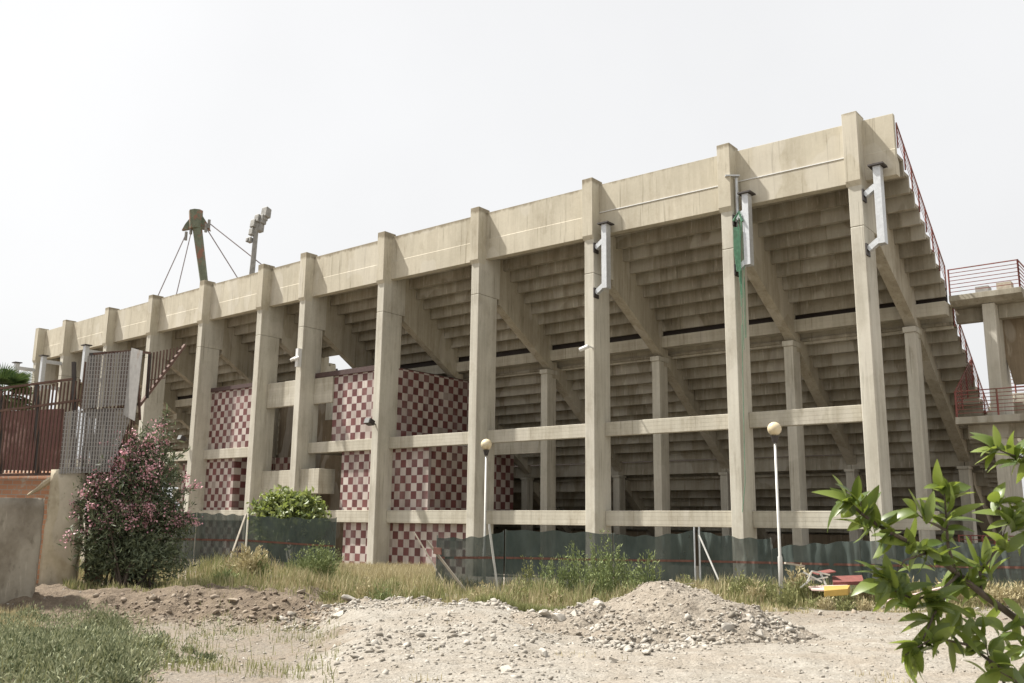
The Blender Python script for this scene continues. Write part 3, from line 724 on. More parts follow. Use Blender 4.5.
def cctv(px, py, lab, two=False):
    d = W(px, py, 10)-CAMP; t = (-.35-CAMP[1])/d[1]; p = Vector(CAMP+d*t); e = empty('security_camera', p)
    tag(e, lab, 'security camera', 'security cameras on the columns')
    MB().tube([(p.x-.28, p.y-.05, p.z-.1), (p.x+.12, p.y, p.z+.02)], .09, 10).build('housing', 'white', e)
    MB().bar((p.x+.1, p.y, p.z+.02), (p.x+.1, -.004, p.z+.02), .05).build('mount_arm', 'white', e)
    if two: 
        MB().tube([(p.x+.2, p.y-.2, p.z-.12), (p.x+.45, p.y-.05, p.z)], .08, 10).build('housing', 'white', e)
        MB().box((p.x-.02, p.y+.04, p.z-.5), (p.x+.2, p.y+.3, p.z+.55)).build('junction_box', 'white', e)
cctv(586, 347, 'small white camera low on the third tall column from the right')
cctv(295, 358, 'white camera cluster on a column beside the stair bay', True)

# ------------------------------------------------------------------ mast and floodlight pole beyond the stand
def far(px, py, Zd=121): return Vector(W(px, py, Zd))
e = empty('guyed_mast', (*far(212, 500)[:2], 0)); tag(e, 'peeling green and rust guyed mast rising behind the stand roofline', 'mast')
b, t = far(204.5, 285), far(196.5, 222); base = b+(b-t)*4.0
MB().tube([base, b, t], [.5, .52, .66], 8).build('pole', 'green_paint', e)
tp = far(196, 211); m = MB()
sd_ = Vector(R0); 
for s_ in (-1, 1):
    a = t+sd_*.45*s_
    m.add([a+V_ for V_ in (Vector((0, 0, 1.3)), sd_*s_*1.1+Vector((0, 0, -.3)), sd_*s_*1.5+Vector((0, 0, -1.2)), Vector((0, 0, -.9)))]+
          [a+Vector(V0)*.5+V_ for V_ in (Vector((0, 0, 1.3)), sd_*s_*1.1+Vector((0, 0, -.3)), sd_*s_*1.5+Vector((0, 0, -1.2)), Vector((0, 0, -.9)))],
          [(0, 1, 2, 3), (7, 6, 5, 4), (0, 4, 5, 1), (1, 5, 6, 2), (2, 6, 7, 3), (3, 7, 4, 0)])
m.tube([t-Vector((0, 0, 1)), tp], [.85, .95], 8); m.build('mast_head', 'green_paint', e)
for (xa, ya), (xb, yb) in (((187, 232), (157, 298)), ((191, 233), (177, 292)), ((205, 226), (237, 277)), ((209, 223), (266, 268))):
    A, B = far(xa, ya), far(xb, yb); MB().tube([A, A+(B-A)*2.4], .075, 4).build('guy_cable', 'cable', e)
for (xa, ya) in ((186, 236), (191, 230), (206, 228), (209, 224)):
    A = far(xa, ya); MB().tube([A+Vector((0, 0, .6)), A-Vector((0, 0, .6))], .22, 6).build('cable_socket', 'flood', e)
e = empty('floodlight_mast', (*far(250, 500)[:2], 0)); tag(e, 'grey floodlight pole with cluster of lamps rising behind the stand', 'light mast')
b, t = far(252, 273), far(257, 222); MB().tube([b+(b-t)*5, b, t], [.38, .38, .3], 8).build('pole', 'flood', e)
m = MB(); m.bar(far(252, 236), far(266, 214), .5, .4); m.build('lamp_frame', 'flood', e)
for (xa, ya, s_) in ((250, 240, .55), (252, 232, .7), (254, 224, .8), (258, 219, .8), (262, 220, .9), (266, 213, 1.0), (264, 217, .8), (260, 228, .8), (247.5, 240, .4)):
    A = far(xa, ya); m = MB(); m.prism([(A.y-s_*.5, A.z-s_*.6), (A.y+s_*.4, A.z-s_*.8), (A.y+s_*.5, A.z+s_*.5), (A.y-s_*.3, A.z+s_*.8)], A.x-s_*.6, A.x+s_*.6); m.build('lamp', 'flood', e, bevel=.08)

# ------------------------------------------------------------------ ball street lamps
def globe_m():
    s = NT('cream_lamp_globe'); n = s.noise(s.mp((1, 1, 1)), 4, 4, .6); c = s.ramp(n, [(.3, (.50, .40, .24)), (.7, (.68, .60, .43))]); s.fin(c, .25); return s.m
MAT['globe'] = globe_m()
def lamp(px, Z, ztop, lab, lean=0):
    p = W(px, 523, Z); L, Zz = toLZ(p[0], p[1]); g = float(height_LZ(L, Zz)); x, y = p[0], p[1]
    e = empty('street_lamp', (x, y, g)); tag(e, lab, 'street lamp', 'street lamps with a ball globe')
    MB().tube([(x, y, g-.1), (x, y, g+1.3), (x, y, g+1.35), (x, y, ztop-.36)], [.065, .065, .042, .034], 12).build('pole', 'lamp_pole', e, smooth=True)
    MB().tube([(x, y, ztop-.40), (x, y, ztop-.2)], [.06, .12], 12).build('lamp_holder', 'dark', e)
    bm = bmesh.new(); bmesh.ops.create_uvsphere(bm, u_segments=24, v_segments=16, radius=.2); bmesh.ops.translate(bm, verts=bm.verts, vec=(x, y, ztop))
    me = bpy.data.meshes.new('globe'); bm.to_mesh(me); bm.free(); me.materials.append(MAT['globe']); me.polygons.foreach_set('use_smooth', [True]*len(me.polygons))
    o = bpy.data.objects.new('globe', me); COL.objects.link(o); o.parent = e; o.matrix_parent_inverse = Matrix.Translation(-e.location)
lamp(778.5, 26.4, 5.15, 'ball globe street lamp standing right of the gravel heap')
lamp(485, 33, 5.15, 'ball globe street lamp standing behind the net fence near the checkered wall')

# ------------------------------------------------------------------ net fence panels
def gz(x, y): 
    L, Z = toLZ(x, y); return float(height_LZ(L, Z, False))
def fence_panel(pa, pb, lab, sag=.0, tl=0, tr=0, bottom=(0, 0), ribbon=True, lean=0):
    a, b = Vector((*W(pa[0], 523, pa[1])[:2], 0)), Vector((*W(pb[0], 523, pb[1])[:2], 0))
    za, zb = pa[2], pb[2]; ga, gb = gz(a.x, a.y), gz(b.x, b.y); e = empty('net_fence', ((a.x+b.x)/2, (a.y+b.y)/2, (ga+gb)/2))
    tag(e, lab, 'net fence', 'green netted construction fence panels')
    nx, ny = 60, 16; V, Fq = [], []; sd0 = random.random()*50
    d = (b-a).normalized(); nrm = Vector((d.y, -d.x, 0))
    for j in range(ny+1):
        for i in range(nx+1):
            u, v = i/nx, j/ny; g = ga*(1-u)+gb*u; top = za*(1-u)+zb*u+.05*math.sin(u*22+sd0)*u*(1-u)*3-sag*4*u*(1-u)-tl*max(0, 1-u*3)**2-tr*max(0, u*3-2)**2
            z = g-.05+bottom[0]*(1-u)+bottom[1]*u; z = z+(top-z)*v
            p = a.lerp(b, u)+nrm*(.30*float(fbm(np.array(u*7+sd0), np.array(v*1.2), 3))+.018*math.sin(u*60+sd0+v*3)*abs(math.sin(u*9+sd0))+lean*v)
            V.append((p.x, p.y, z))
    for j in range(ny):
        for i in range(nx): k = j*(nx+1)+i; Fq.append((k, k+1, k+nx+2, k+nx+1))
    raw_mesh('shade_net', V, Fq, 'net', e, smooth=True)
    if ribbon:
        m = MB()
        for i in range(nx):
            u0, u1 = i/nx, (i+1)/nx
            q0, q1 = Vector(V[8*(nx+1)+i]), Vector(V[8*(nx+1)+i+1])
            o0 = nrm*.02; w0 = .045+.03*math.sin(i*1.7)
            q0 = q0.copy(); q0.z = ga*(1-u0)+gb*u0+1.02; q1.z = ga*(1-u1)+gb*u1+1.02
            m.add([q0+o0, q1+o0, q1+o0+Vector((0, 0, .07)), q0+o0+Vector((0, 0, .07))], [(0, 1, 2, 3)])
        m.build('orange_ribbon', 'orange', e)
    for q, g, z in ((a, ga, za), (b, gb, zb)): MB().bar((q.x-nrm.x*.05, q.y-nrm.y*.05, g-.1), (q.x-nrm.x*.05, q.y-nrm.y*.05, z+.03), .035).build('fence_post', 'post', e)
T = 2.05
fence_panel((148, 33, 2.62), (196, 34.5, 2.62), 'net fence panel half hidden behind the oleander')
fence_panel((197, 34.5, 2.62), (246, 35, 2.56), 'net fence panel between the oleander and the leaning brace pole')
fence_panel((249, 35, 2.56), (336, 35.5, 2.5), 'net fence panel below the broad leaved green bush', sag=.05)
fence_panel((438, 30.3, 1.95), (504, 31, 2.12), 'sagging net fence panel with loose left edge beside leaning timbers', sag=.12, tl=.05)
fence_panel((506, 31, 2.16), (612, 31.3, 2.08), 'wide net fence panel right of the leaning white post', sag=-.02)
fence_panel((614, 31.3, 2.08), (694, 31.3, 2.24), 'net fence panel behind the gravel heap', sag=.12)
fence_panel((698, 31.2, 2.22), (770, 30.5, 2.0), 'net fence panel between the twin posts and the right lamp', sag=.08)
fence_panel((771, 30.5, 1.78), (858, 29.6, 2.0), 'net fence panel right of the lamp with a drooping top', sag=.03, tl=.1)
fence_panel((859, 29.6, 2.0), (942, 28.8, 2.0), 'net fence panel behind the debris and the leafy branch', sag=.03)
fence_panel((943, 28.8, 2.0), (1040, 28, 2.0), 'net fence panel at the right end beyond the leafy branch', sag=.03)
def pole(name, a, b, r, mat, lab, cat):
    A, B = Vector(W(*a)), Vector(W(*b)); A.z = gz(A.x, A.y)-.08 if True else A.z
    m = MB(); 
    if mat == 'wood': m.bar(A, B, r*2, r*1.4)
    else: m.tube([A, B], r, 8)
    tag(m.build(name, mat), lab, cat)
pole('leaning_timber', (470, 588, 29.6), (427, 541, 29.9), .045, 'wood', 'thick pale timber leaning against the sagging fence panel', 'timber')
pole('leaning_timber', (452, 588, 30.0), (414, 532, 30.8), .022, 'wood', 'thin timber leaning in front of the lower checkered tiles', 'timber')
pole('leaning_post', (498.5, 577, 30.6), (489, 524, 30.7), .04, 'lamp_pole', 'white post standing slightly tilted between two net panels', 'post')
pole('brace_pole', (226, 563, 33.4), (246, 514, 34.8), .03, 'wood', 'thin brace pole propping the left net fence', 'brace')
pole('brace_pole', (727, 584, 29.8), (699, 535, 31.0), .03, 'lamp_pole', 'thin grey brace pole propping the right net fence', 'brace')
m = MB(); q = W(697, 523, 31.1); 
for k in (0, 1): 
    qq = W(694+5*k, 523, 31.05); m.tube([(qq[0], qq[1], gz(qq[0], qq[1])-.1), (qq[0], qq[1], 2.35)], .025, 8)
tag(m.build('fence_support', 'steel'), 'pair of upright steel tubes joining two net panels', 'fence support')
o = MB(); A = Vector(W(437, 551, 29.7)); o.prism([(A.x-.17, A.z-.09), (A.x+.17, A.z-.11), (A.x+.15, A.z+.1), (A.x-.16, A.z+.11)], A.y, A.y+.05, ax=1)
tag(o.build('orange_mesh_scrap', 'orange'), 'scrap of orange mesh caught behind the leaning timber', 'scrap')
# ------------------------------------------------------------------ left walls
def wall_between(name, pa, pb, z0, z1, th, mat, parent=None, rough=0):
    """pa,pb (px,Z) plan points"""
    a = Vector((*W(pa[0], 523, pa[1])[:2], 0)); b = Vector((*W(pb[0], 523, pb[1])[:2], 0)); d = (b-a).normalized(); n = Vector((-d.y, d.x, 0))
    N = max(2, int((b-a).length/.12)); K = 12; V, Fq = [], []
    z1a, z1b = z1 if isinstance(z1, tuple) else (z1, z1)
    for s_ in (0, 1):
        for j in range(K+1):
            for i in range(N+1):
                p = a.lerp(b, i/N)+n*th*s_; z = z0+((z1a*(1-i/N)+z1b*i/N)-z0)*j/K
                off = n*float(fbm(np.array(i*.13+s_*9), np.array(j*.3), 3))*rough*(1 if s_ == 0 else -1)
                if j == K: z += float(fbm(np.array(i*.3+4), np.array(1.3), 3))*rough*1.5
                if i in (0, N): off = off+d*(float(fbm(np.array(j*1.1+30*i), np.array(.5), 3))*rough*2.5)
                V.append(p+off+Vector((0, 0, z)))
    w_ = N+1; n1 = (K+1)*w_
    for j in range(K):
        for i in range(N):
            k = j*w_+i; Fq.append((k, k+1, k+w_+1, k+w_)); k += n1; Fq.append((k, k+w_, k+w_+1, k+1))
        k = j*w_; Fq.append((k, k+w_, k+w_+n1, k+n1)); k += N; Fq.append((k, k+n1, k+w_+n1, k+w_))
    for i in range(N): k = K*w_+i; Fq.append((k, k+1, k+1+n1, k+n1))
    return raw_mesh(name, V, Fq, mat, parent)
o = wall_between('concrete_wall', (-260, 20.2), (41, 22.2), 0, (2.86, 2.84), .3, 'oldwall', rough=.035)
tag(o, 'low weathered grey concrete wall at the left edge', 'wall')
bw = empty('brick_wall', tuple(W(0, 600, 25.3))); tag(bw, 'orange brick wall with crumbling rendered end pillar at left', 'wall')
wall_between('brickwork', (-260, 26.2), (58, 25.0), 0, (3.75, 3.62), .25, 'brick', bw, rough=.02)
pa = Vector((*W(48, 523, 24.6)[:2], 0))
o = wall_between('pillar', (45, 24.2), (80, 24.4), 0, (3.62, 3.66), .45, 'stucco', bw, rough=.05)
MB().tube([W(28, 495, 24.7), W(38, 489, 24.6), W(46, 483, 24.5), W(57, 475, 24.3)], [.03, .06, .09, .06], 7).build('plaster_ridge', 'stucco', bw)
m = MB(); qa_, qb_ = Vector(W(-80, 478, 30)), Vector(W(57, 474, 29)); m.bar(qa_+Vector((0, 0, 1.0)), qb_+Vector((0, 0, 1.0)), .1, 2.1)
tag(m.build('red_hoarding', 'hoard'), 'faded red hoarding seen through the rusty fence bars', 'hoarding')
# rusty bar fence on the wall
fb = empty('bar_fence', tuple(W(60, 470, 25))); tag(fb, 'tall rusty bar fence with grey mesh screens standing on the brick wall', 'security fence')
def zpx(y, x, Z): return W(x, y, Z)[2]
def Zl(x): return 24.7-(x-0)/90*.35 if x < 92 else 24.34
top_y = lambda x: 390-.145*x if x < 74 else (362-(x-74)*.1 if x < 92 else 353)
bars = 0; x = 134.0; m = MB()
xs = []
while x > -40: xs.append(x); x -= 3.75
for k, x in enumerate(xs):
    Z = Zl(x); y1 = top_y(x)+random.uniform(-.6, .6); y0 = 473+(0 if x < 92 else (x-92)*-.1)
    if x > 92: y1 = 352+random.uniform(-1, 1); y0 = 474 if x < 112 else 474-(x-112)*2.2
    if x > 100 and x < 128: pass
    a, b = Vector(W(x, y0, Z)), Vector(W(x, y1, Z)); b.x, b.y = a.x, a.y
    if k < 99:
        MB().bar(a, b, .06, .025).build('fence_bar', 'rust', fb)
    else: m.bar(a, b, .05, .025)
def frail(pts, th=.06, mat='rust'): 
    mm = MB()
    for p, q in zip(pts[:-1], pts[1:]): mm.bar(W(*p), W(*q), th)
    mm.build('fence_rail', mat, fb)
o = .25
frail([(-60, 397, Zl(-60)+.03), (0, 388.5, Zl(0)+.03), (73, 379, Zl(73)+.03)]); frail([(-60, 418, Zl(-60)+.03), (0, 411, Zl(0)+.03), (82, 400, 24.42)])
frail([(-60, 477, Zl(-60)+.03), (0, 475, Zl(0)+.03), (112, 473, 24.38)], .07); frail([(80, 412, 24.4), (132, 408, 24.4)]); frail([(92, 354, 24.4), (134, 351, 24.4)])
for x, y0, y1 in ((74, 474, 362), (92, 474, 353), (106, 474, 408), (0, 476, 389), (37, 475, 384)): 
    a = Vector(W(x, y0, Zl(x)+.06)); b = Vector(W(x, y1, Zl(x)+.06)); MB().bar(a, b, .09).build('fence_post', 'dark', fb)
def panel(name, pts, mat, th=.015):
    P0 = [Vector(W(*p)) for p in pts]; n = (P0[1]-P0[0]).cross(P0[2]-P0[0]).normalized()*th; k = len(P0); mm = MB()
    mm.add(P0+[p+n for p in P0], [tuple(range(k))[::-1], tuple(range(k, 2*k))]+[(i, (i+1) % k, (i+1) % k+k, i+k) for i in range(k)])
    return mm.build(name, mat, fb)
panel('mesh_screen', [(59, 474, 24.25), (82, 473, 24.15), (83, 409, 24.15), (65, 412, 24.2)], 'perf')
panel('mesh_screen', [(82, 473, 24.2), (110, 472, 24.1), (130, 420, 24.1), (131, 408, 24.1), (83, 409, 24.15)], 'perf')
panel('mesh_screen', [(81, 409, 24.1), (126, 405, 24.0), (131, 351, 24.0), (88, 356, 24.05)], 'perf')
panel('mesh_screen', [(124, 415, 23.95), (135, 421, 23.5), (143, 351, 23.5), (132, 348, 23.95)], 'gmesh')
# spur wing
frail([(139, 406, 24.3), (185, 345, 25.8)], .07, 'rust'); frail([(141, 352, 24.1), (150, 353, 24.4)], .06)
frail([(150, 353, 24.5), (147, 398, 24.5)], .07, 'dark'); frail([(137, 350, 24.0), (140, 420, 24.0)], .05); frail([(150, 380, 24.6), (165, 378, 25.0)], .03)
for k in range(11):
    t = k/10; xb = 147+37*t; yb = 395-t*49; Z = 24.5+1.3*t; yt = 353-7*t
    if yb > yt+2:
        a, b = Vector(W(xb, yb, Z)), Vector(W(xb, yt, Z)); b.x, b.y = a.x, a.y; MB().bar(a, b, .07, .02).build('wing_bar', 'rust', fb)
# dark sheet below the wing beside the pillar
panel('lower_sheet', [(84, 600, 24.9), (100, 600, 25.4), (114, 474, 25.2), (86, 474, 24.7)], 'rust')

# ------------------------------------------------------------------ foliage helpers
def leaf_cloud(C, size, n_leaf, elong=2.6, droop=.0, fold=.25, name='foliage', mat='olean', parent=None, dirs=None):
    """C (n,3) leaf positions; quads of two triangles folded on the midrib"""
    n = len(C); d = RNG.normal(size=(n, 3)) if dirs is None else dirs+RNG.normal(size=(n, 3))*.45; d[:, 2] -= droop; d /= np.linalg.norm(d, axis=1)[:, None]
    r = RNG.normal(size=(n, 3)); s = np.cross(d, r); s /= np.linalg.norm(s, axis=1)[:, None]; u = np.cross(s, d)
    l = (size*(.6+.8*RNG.random(n)))[:, None]; w_ = l/elong
    p0 = C; p1 = C+d*l*.5+s*w_*.5+u*w_*fold; p2 = C+d*l-u*w_*fold; p3 = C+d*l*.5-s*w_*.5+u*w_*fold
    V = np.stack([p0, p1, p2, p3], 1).reshape(-1, 3); Fq = np.arange(4*n).reshape(n, 4)[:, [0, 1, 2, 3]]
    tri = np.concatenate([Fq[:, [0, 1, 2]], Fq[:, [0, 2, 3]]])
    return raw_mesh(name, V, tri, mat, parent)
def clumps(cent, rad, n_cl, per, cl_r, flat=1.0, shell=.35):
    """positions of leaves in clumps spread through an ellipsoid"""
    c = RNG.normal(size=(n_cl, 3)); c /= np.linalg.norm(c, axis=1)[:, None]; c *= (shell+(1-shell)*RNG.random(n_cl)**.5)[:, None]
    cc = np.array(cent)+c*np.array(rad); k = np.repeat(np.arange(n_cl), per)
    q = RNG.normal(size=(len(k), 3))*cl_r*(.6+.8*RNG.random(n_cl))[k, None]; q[:, 2] *= flat
    return cc[k]+q, cc
def to_world(Lc, Zc, z): x, y = LZ(Lc, Zc); return np.array([x, y, z])

# oleander
e_ = W(132, 560, 24.6); gx = gz(e_[0], e_[1]); ole = empty('oleander', (e_[0], e_[1], gx)); tag(ole, 'tall dark oleander bush with pink blossoms beside the rusty fence', 'oleander')
P1, C1 = [], []
for (px, py, Z, rx, rz, ncl) in ((118, 540, 24.5, .95, 1.0, 120), (135, 505, 24.8, 1.05, 1.1, 170), (150, 480, 24.9, .75, .9, 100), (120, 478, 24.6, .6, .8, 70), (143, 452, 25, .42, .5, 36), (168, 525, 25, .5, .8, 70), (160, 440, 25, .25, .3, 10), (150, 560, 24.6, 1.1, .5, 90), (98, 545, 24.2, .42, .9, 60), (96, 500, 24.2, .3, .6, 30)):
    a, b = clumps(W(px, py, Z), (rx*.88, rx*.88, rz), ncl, 25, .16, 1, .3); P1.append(a); C1.append(b)
P1 = np.concatenate(P1); P1 = P1[P1[:, 2] > gx]; C1 = np.concatenate(C1)
leaf_cloud(P1, .15, 1, 4.2, -.35, mat='olean', parent=ole)
m = MB()
for k in range(34):
    t = C1[random.randrange(len(C1))]; b = Vector((e_[0]+random.uniform(-.5, .5), e_[1]+random.uniform(-.5, .5), gx-.1)); t = Vector(t); mid = b.lerp(t, .5)+Vector((0, 0, .3)); m.tube([b, mid, t], [.035, .022, .008], 5)
m.build('stem', 'bark', ole)
zc = np.array([toLZ(c[0], c[1])[1] for c in C1]); k = (C1[:, 2] > gx+1.3) & ((zc < 25.0)|(C1[:, 2] > 4.2)) ; FC = C1[k]; FC = FC[RNG.permutation(len(FC))[:85]]
FP = np.repeat(FC, 55, 0)+RNG.normal(size=(len(FC)*55, 3))*(.06+.10*np.repeat(RNG.random(len(FC)), 55))[:, None]+np.array([-V0[0]*.12, -V0[1]*.12, .06])
leaf_cloud(FP, .055, 1, 1.2, -.2, name='blossoms', mat='pink', parent=ole)
zc2 = C1[:, 2]; m = MB(); PL, DL, PF = [], [], []; cen = np.array([e_[0], e_[1], gx+2.0])
for k in range(70):
    c0 = C1[random.randrange(len(C1))]; o_ = c0-cen; o_[2] = abs(o_[2])+.4
    if c0[2] < gx+1.0: continue
    o_ = o_/np.linalg.norm(o_)+RNG.normal(size=3)*.25; L1 = random.uniform(.35, .85); end = c0+o_*L1; m.tube([c0, c0+o_*L1*.6+np.array([0, 0, .03]), end], [.012, .009, .005], 4)
    for j in range(26): t = random.uniform(.15, 1); PL.append(c0+o_*L1*t); DL.append(o_+RNG.normal(size=3)*.5)
    if random.random() < .55:
        for j in range(34): PF.append(end+RNG.normal(size=3)*.07)
m.build('long_shoots', 'bark', ole); leaf_cloud(np.array(PL), .17, 1, 4.5, 0, mat='olean', parent=ole, dirs=np.array(DL)); leaf_cloud(np.array(PF), .06, 1, 1.2, 0, name='blossoms', mat='pink', parent=ole)
# palm
e_ = Vector(W(2, 392, 40)); pl = empty('palm_tree', (e_.x, e_.y, 0)); tag(pl, 'palm tree with arching fronds behind the fence at the far left', 'palm tree')
MB().tube([(e_.x, e_.y, -.2), (e_.x+.1, e_.y, 4), (e_.x, e_.y, e_.z-.2)], [.28, .22, .25], 10).build('trunk', 'bark', pl)
V, Fq = [], []
for k in range(44):
    a = 2*PI*k/44+random.uniform(-.2, .2); el = random.uniform(-.5, 1.3); ln = random.uniform(1.0, 1.5); prev = None
    d = Vector((math.cos(a)*math.cos(el), math.sin(a)*math.cos(el), math.sin(el))); p = Vector((e_.x, e_.y, e_.z)); 
    q = p+d*ln*.55+Vector((0, 0, -.05)); side = d.cross(Vector((0, 0, 1))).normalized(); up_ = side.cross(d)
    for j in range(22):   # fan
        f = (j/21-.5)*2.6; dd = (d*math.cos(f)+side*math.sin(f)+Vector((0, 0, -.12*abs(f)))).normalized(); L1 = ln*.75*(1-.12*abs(f)); w_ = dd.cross(up_).normalized()*.028
        n = len(V); V += [q-w_*.4, q+dd*L1*.5+w_, q+dd*L1+Vector((0, 0, -.12)), q+dd*L1*.5-w_]; Fq.append((n, n+1, n+2)); Fq.append((n, n+2, n+3))
    n = len(V); s2 = side*.02; V += [p-s2, p+s2, q+s2, q-s2]; Fq.append((n, n+1, n+2)); Fq.append((n, n+2, n+3))
raw_mesh('fronds', V, Fq, 'palm', pl)
# broad leaved bush behind the left fence
e_ = W(292, 530, 36.5); bs = empty('green_bush', (e_[0], e_[1], .4)); tag(bs, 'bright broad leaved bush showing above the left net fence', 'bush')
P1, C1 = [], []
for px, py, rx, rz, nc in ((275, 510, .8, .5, 50), (290, 503, .7, .35, 45), (305, 512, .7, .35, 40), (290, 525, 1.4, .9, 90)):
    a, b = clumps(W(px, py, 37), (rx, rx, rz), nc, 22, .15, 1, .2); P1.append(a); C1.append(b)
P1 = np.concatenate(P1); leaf_cloud(P1, .24, 1, 1.9, -.2, mat='fig', parent=bs)
m = MB(); C1 = np.concatenate(C1)
for k in range(14): m.tube([(e_[0]+random.uniform(-.3, .3), e_[1], .2), Vector(C1[random.randrange(len(C1))])], [.04, .01], 5)
m.build('stem', 'bark', bs)
# feathery weed bush in front of left fence, and tall weeds
def weed(px, Z, h, wd, n, lab, cat='weed', mat='tallweed', grp=None, leaf=.07, name='tall_weed', gap=.25):
    p = W(px, 523, Z); g = gz(p[0], p[1]); e = empty(name, (p[0], p[1], g)); tag(e, lab, cat, grp); m = MB(); P = []; D = []
    for k in range(n):
        a = random.uniform(0, 2*PI); r = wd*math.sqrt(random.random()); hh = h*random.uniform(.55, 1)*(1-.4*(r/wd)**2); bx, by = p[0]+math.cos(a)*r*.35, p[1]+math.sin(a)*r*.35; tx, ty = p[0]+math.cos(a)*r, p[1]+math.sin(a)*r
        pts = [(bx, by, g-.05), (bx*.6+tx*.4, by*.6+ty*.4, g+hh*.55), (tx, ty, g+hh)]; m.tube(pts, [.009, .006, .003], 4)
        for j in range(int(19*hh/1.2)+4):
            t = gap+(1-gap)*random.random(); q = (np.array(pts[0])*(1-t)**2+2*t*(1-t)*np.array(pts[1])+t*t*np.array(pts[2])); P.append(q+RNG.normal(size=3)*np.array([.05, .05, .02])*(1.6-t)); D.append((math.cos(a)*.4, math.sin(a)*.4, .8))
    m.build('stem', mat, e); leaf_cloud(np.array(P), leaf, 1, 3.0, -.1, mat=mat, parent=e, dirs=np.array(D))
weed(321, 29, 1.45, .75, 120, 'feathery green weed bush below the end of the left net fence', leaf=.09)
weed(300, 30.5, .8, .4, 30, 'small green weed left of the feathery weed bush')
for i, (px, Z, h, n) in enumerate([(575, 28, 1.8, 22), (596, 28.5, 2.2, 26), (612, 28, 2.15, 26), (628, 28.4, 1.6, 24), (648, 27.5, 1.5, 26), (588, 27.5, 1.3, 22), (545, 28.5, 1.6, 12), (560, 28, 1.4, 16), (604, 27, 1.3, 30), (636, 27, 1.0, 26)]):
    weed(px, Z, h, .4, n, 'tall leafy weed stems in front of the net fence left of the gravel heap', grp='tall weeds left of the heap', leaf=.1)
for i, (px, Z, h, n) in enumerate([(737, 27, .95, 40), (752, 26.8, .8, 40), (765, 27.2, .75, 30), (800, 26.4, .8, 40), (815, 26.6, .6, 30)]):
    weed(px, Z, h, .38, n, 'bushy yellow green weed around the foot of the right lamp', grp='weeds at the right lamp', mat='greengrass', leaf=.1, gap=.1)
weed(529, 28, 1.9, .16, 12, 'upright slender grass tuft against the net fence', mat='greengrass', leaf=.08)
weed(795, 27.5, 1.2, .3, 24, 'dry upright grass tuft right of the lamp pole', mat='drygrass', leaf=.16)
weed(250, 27.5, 1.15, .7, 70, 'dry straw coloured bush at the foot of the brace pole', mat='drygrass', leaf=.12, name='dry_bush')
# grass ------------------------------------------------------------
def grass(name, L, Z, hgt, wid, mat, label, lean=.5, cat='grass'):
    n = len(L); z = height_LZ(L, Z); X, Y = LZ(L, Z); a = RNG.random(n)*2*PI; la = RNG.random(n)*2*PI; h = hgt*(.5+.8*RNG.random(n)); le = lean*h*RNG.random(n)
    b = np.stack([X, Y, z-.01], -1); s = np.stack([np.cos(a)*wid, np.sin(a)*wid, 0*a], -1); d = np.stack([np.cos(la)*le, np.sin(la)*le, h], -1)
    mid = b+d*np.array([.35, .35, .6]); tip = b+d
    V = np.stack([b-s, b+s, mid+s*.7, tip, mid-s*.7], 1).reshape(-1, 3); i = np.arange(n)[:, None]*5
    tri = np.concatenate([i+np.array([[0, 1, 2]]), i+np.array([[0, 2, 4]]), i+np.array([[4, 2, 3]])])
    o = raw_mesh(name, V, tri, mat); tag(o, label, cat, kind='stuff'); return o
def gmask(n, z0, z1, p0, p1, f):
    Z = z0+(z1-z0)*RNG.random(n); x = p0+(p1-p0)*RNG.random(n); L = (x-512)/F_PX*Z; k = RNG.random(n) < f(x, Z, L); return L[k], Z[k]
def edge(x):     # near edge of the grass belt, by bearing
    return np.interp(x, [-50, 90, 200, 340, 400, 470, 500, 560, 620, 700, 780, 1100], [22.6, 22.8, 22.8, 22.7, 22.6, 22.4, 22.2, 22.0, 22.4, 24.0, 24.6, 24.2])
cl = lambda L, Z, s, o=0: fbm(L*s+o, Z*s+o, 4)
L, Z = gmask(120000, 21.6, 33, 80, 1060, lambda x, Z, L: (Z > edge(x)+cl(L, Z, .7)*3.4+cl(L, Z, 2.5, 3)*1.5)*np.clip(.5+cl(L, Z, 1.2, 5)*4.5, .05, 1))
hg = .14+.50*np.clip(.45+cl(L, Z, .9, 9)*2.6, 0, 1)**1.3
hg = hg*np.clip((Z-edge((L/Z)*F_PX+512))/1.6, .3, 1)
k = (cl(L, Z, .5, 31)*2.2+RNG.normal(size=len(L))*.45+np.interp(L/Z*F_PX+512, [300, 420, 700, 1000], [.08, -.16, .1, .02])) > 0
grass('dry_grass', L[~k], Z[~k], hg[~k], .011, 'drygrass', 'dry straw coloured grass belt in front of the net fence')
grass('green_grass', L[k], Z[k], hg[k], .011, 'greengrass', 'yellow green grass belt in front of the net fence')
L, Z = gmask(30000, 33, 46, 325, 445, lambda x, Z, L: .9)
grass('wall_foot_grass', L, Z, .3+.2*RNG.random(len(L)), .014, 'drygrass', 'dry grass running up to the foot of the checkered wall')
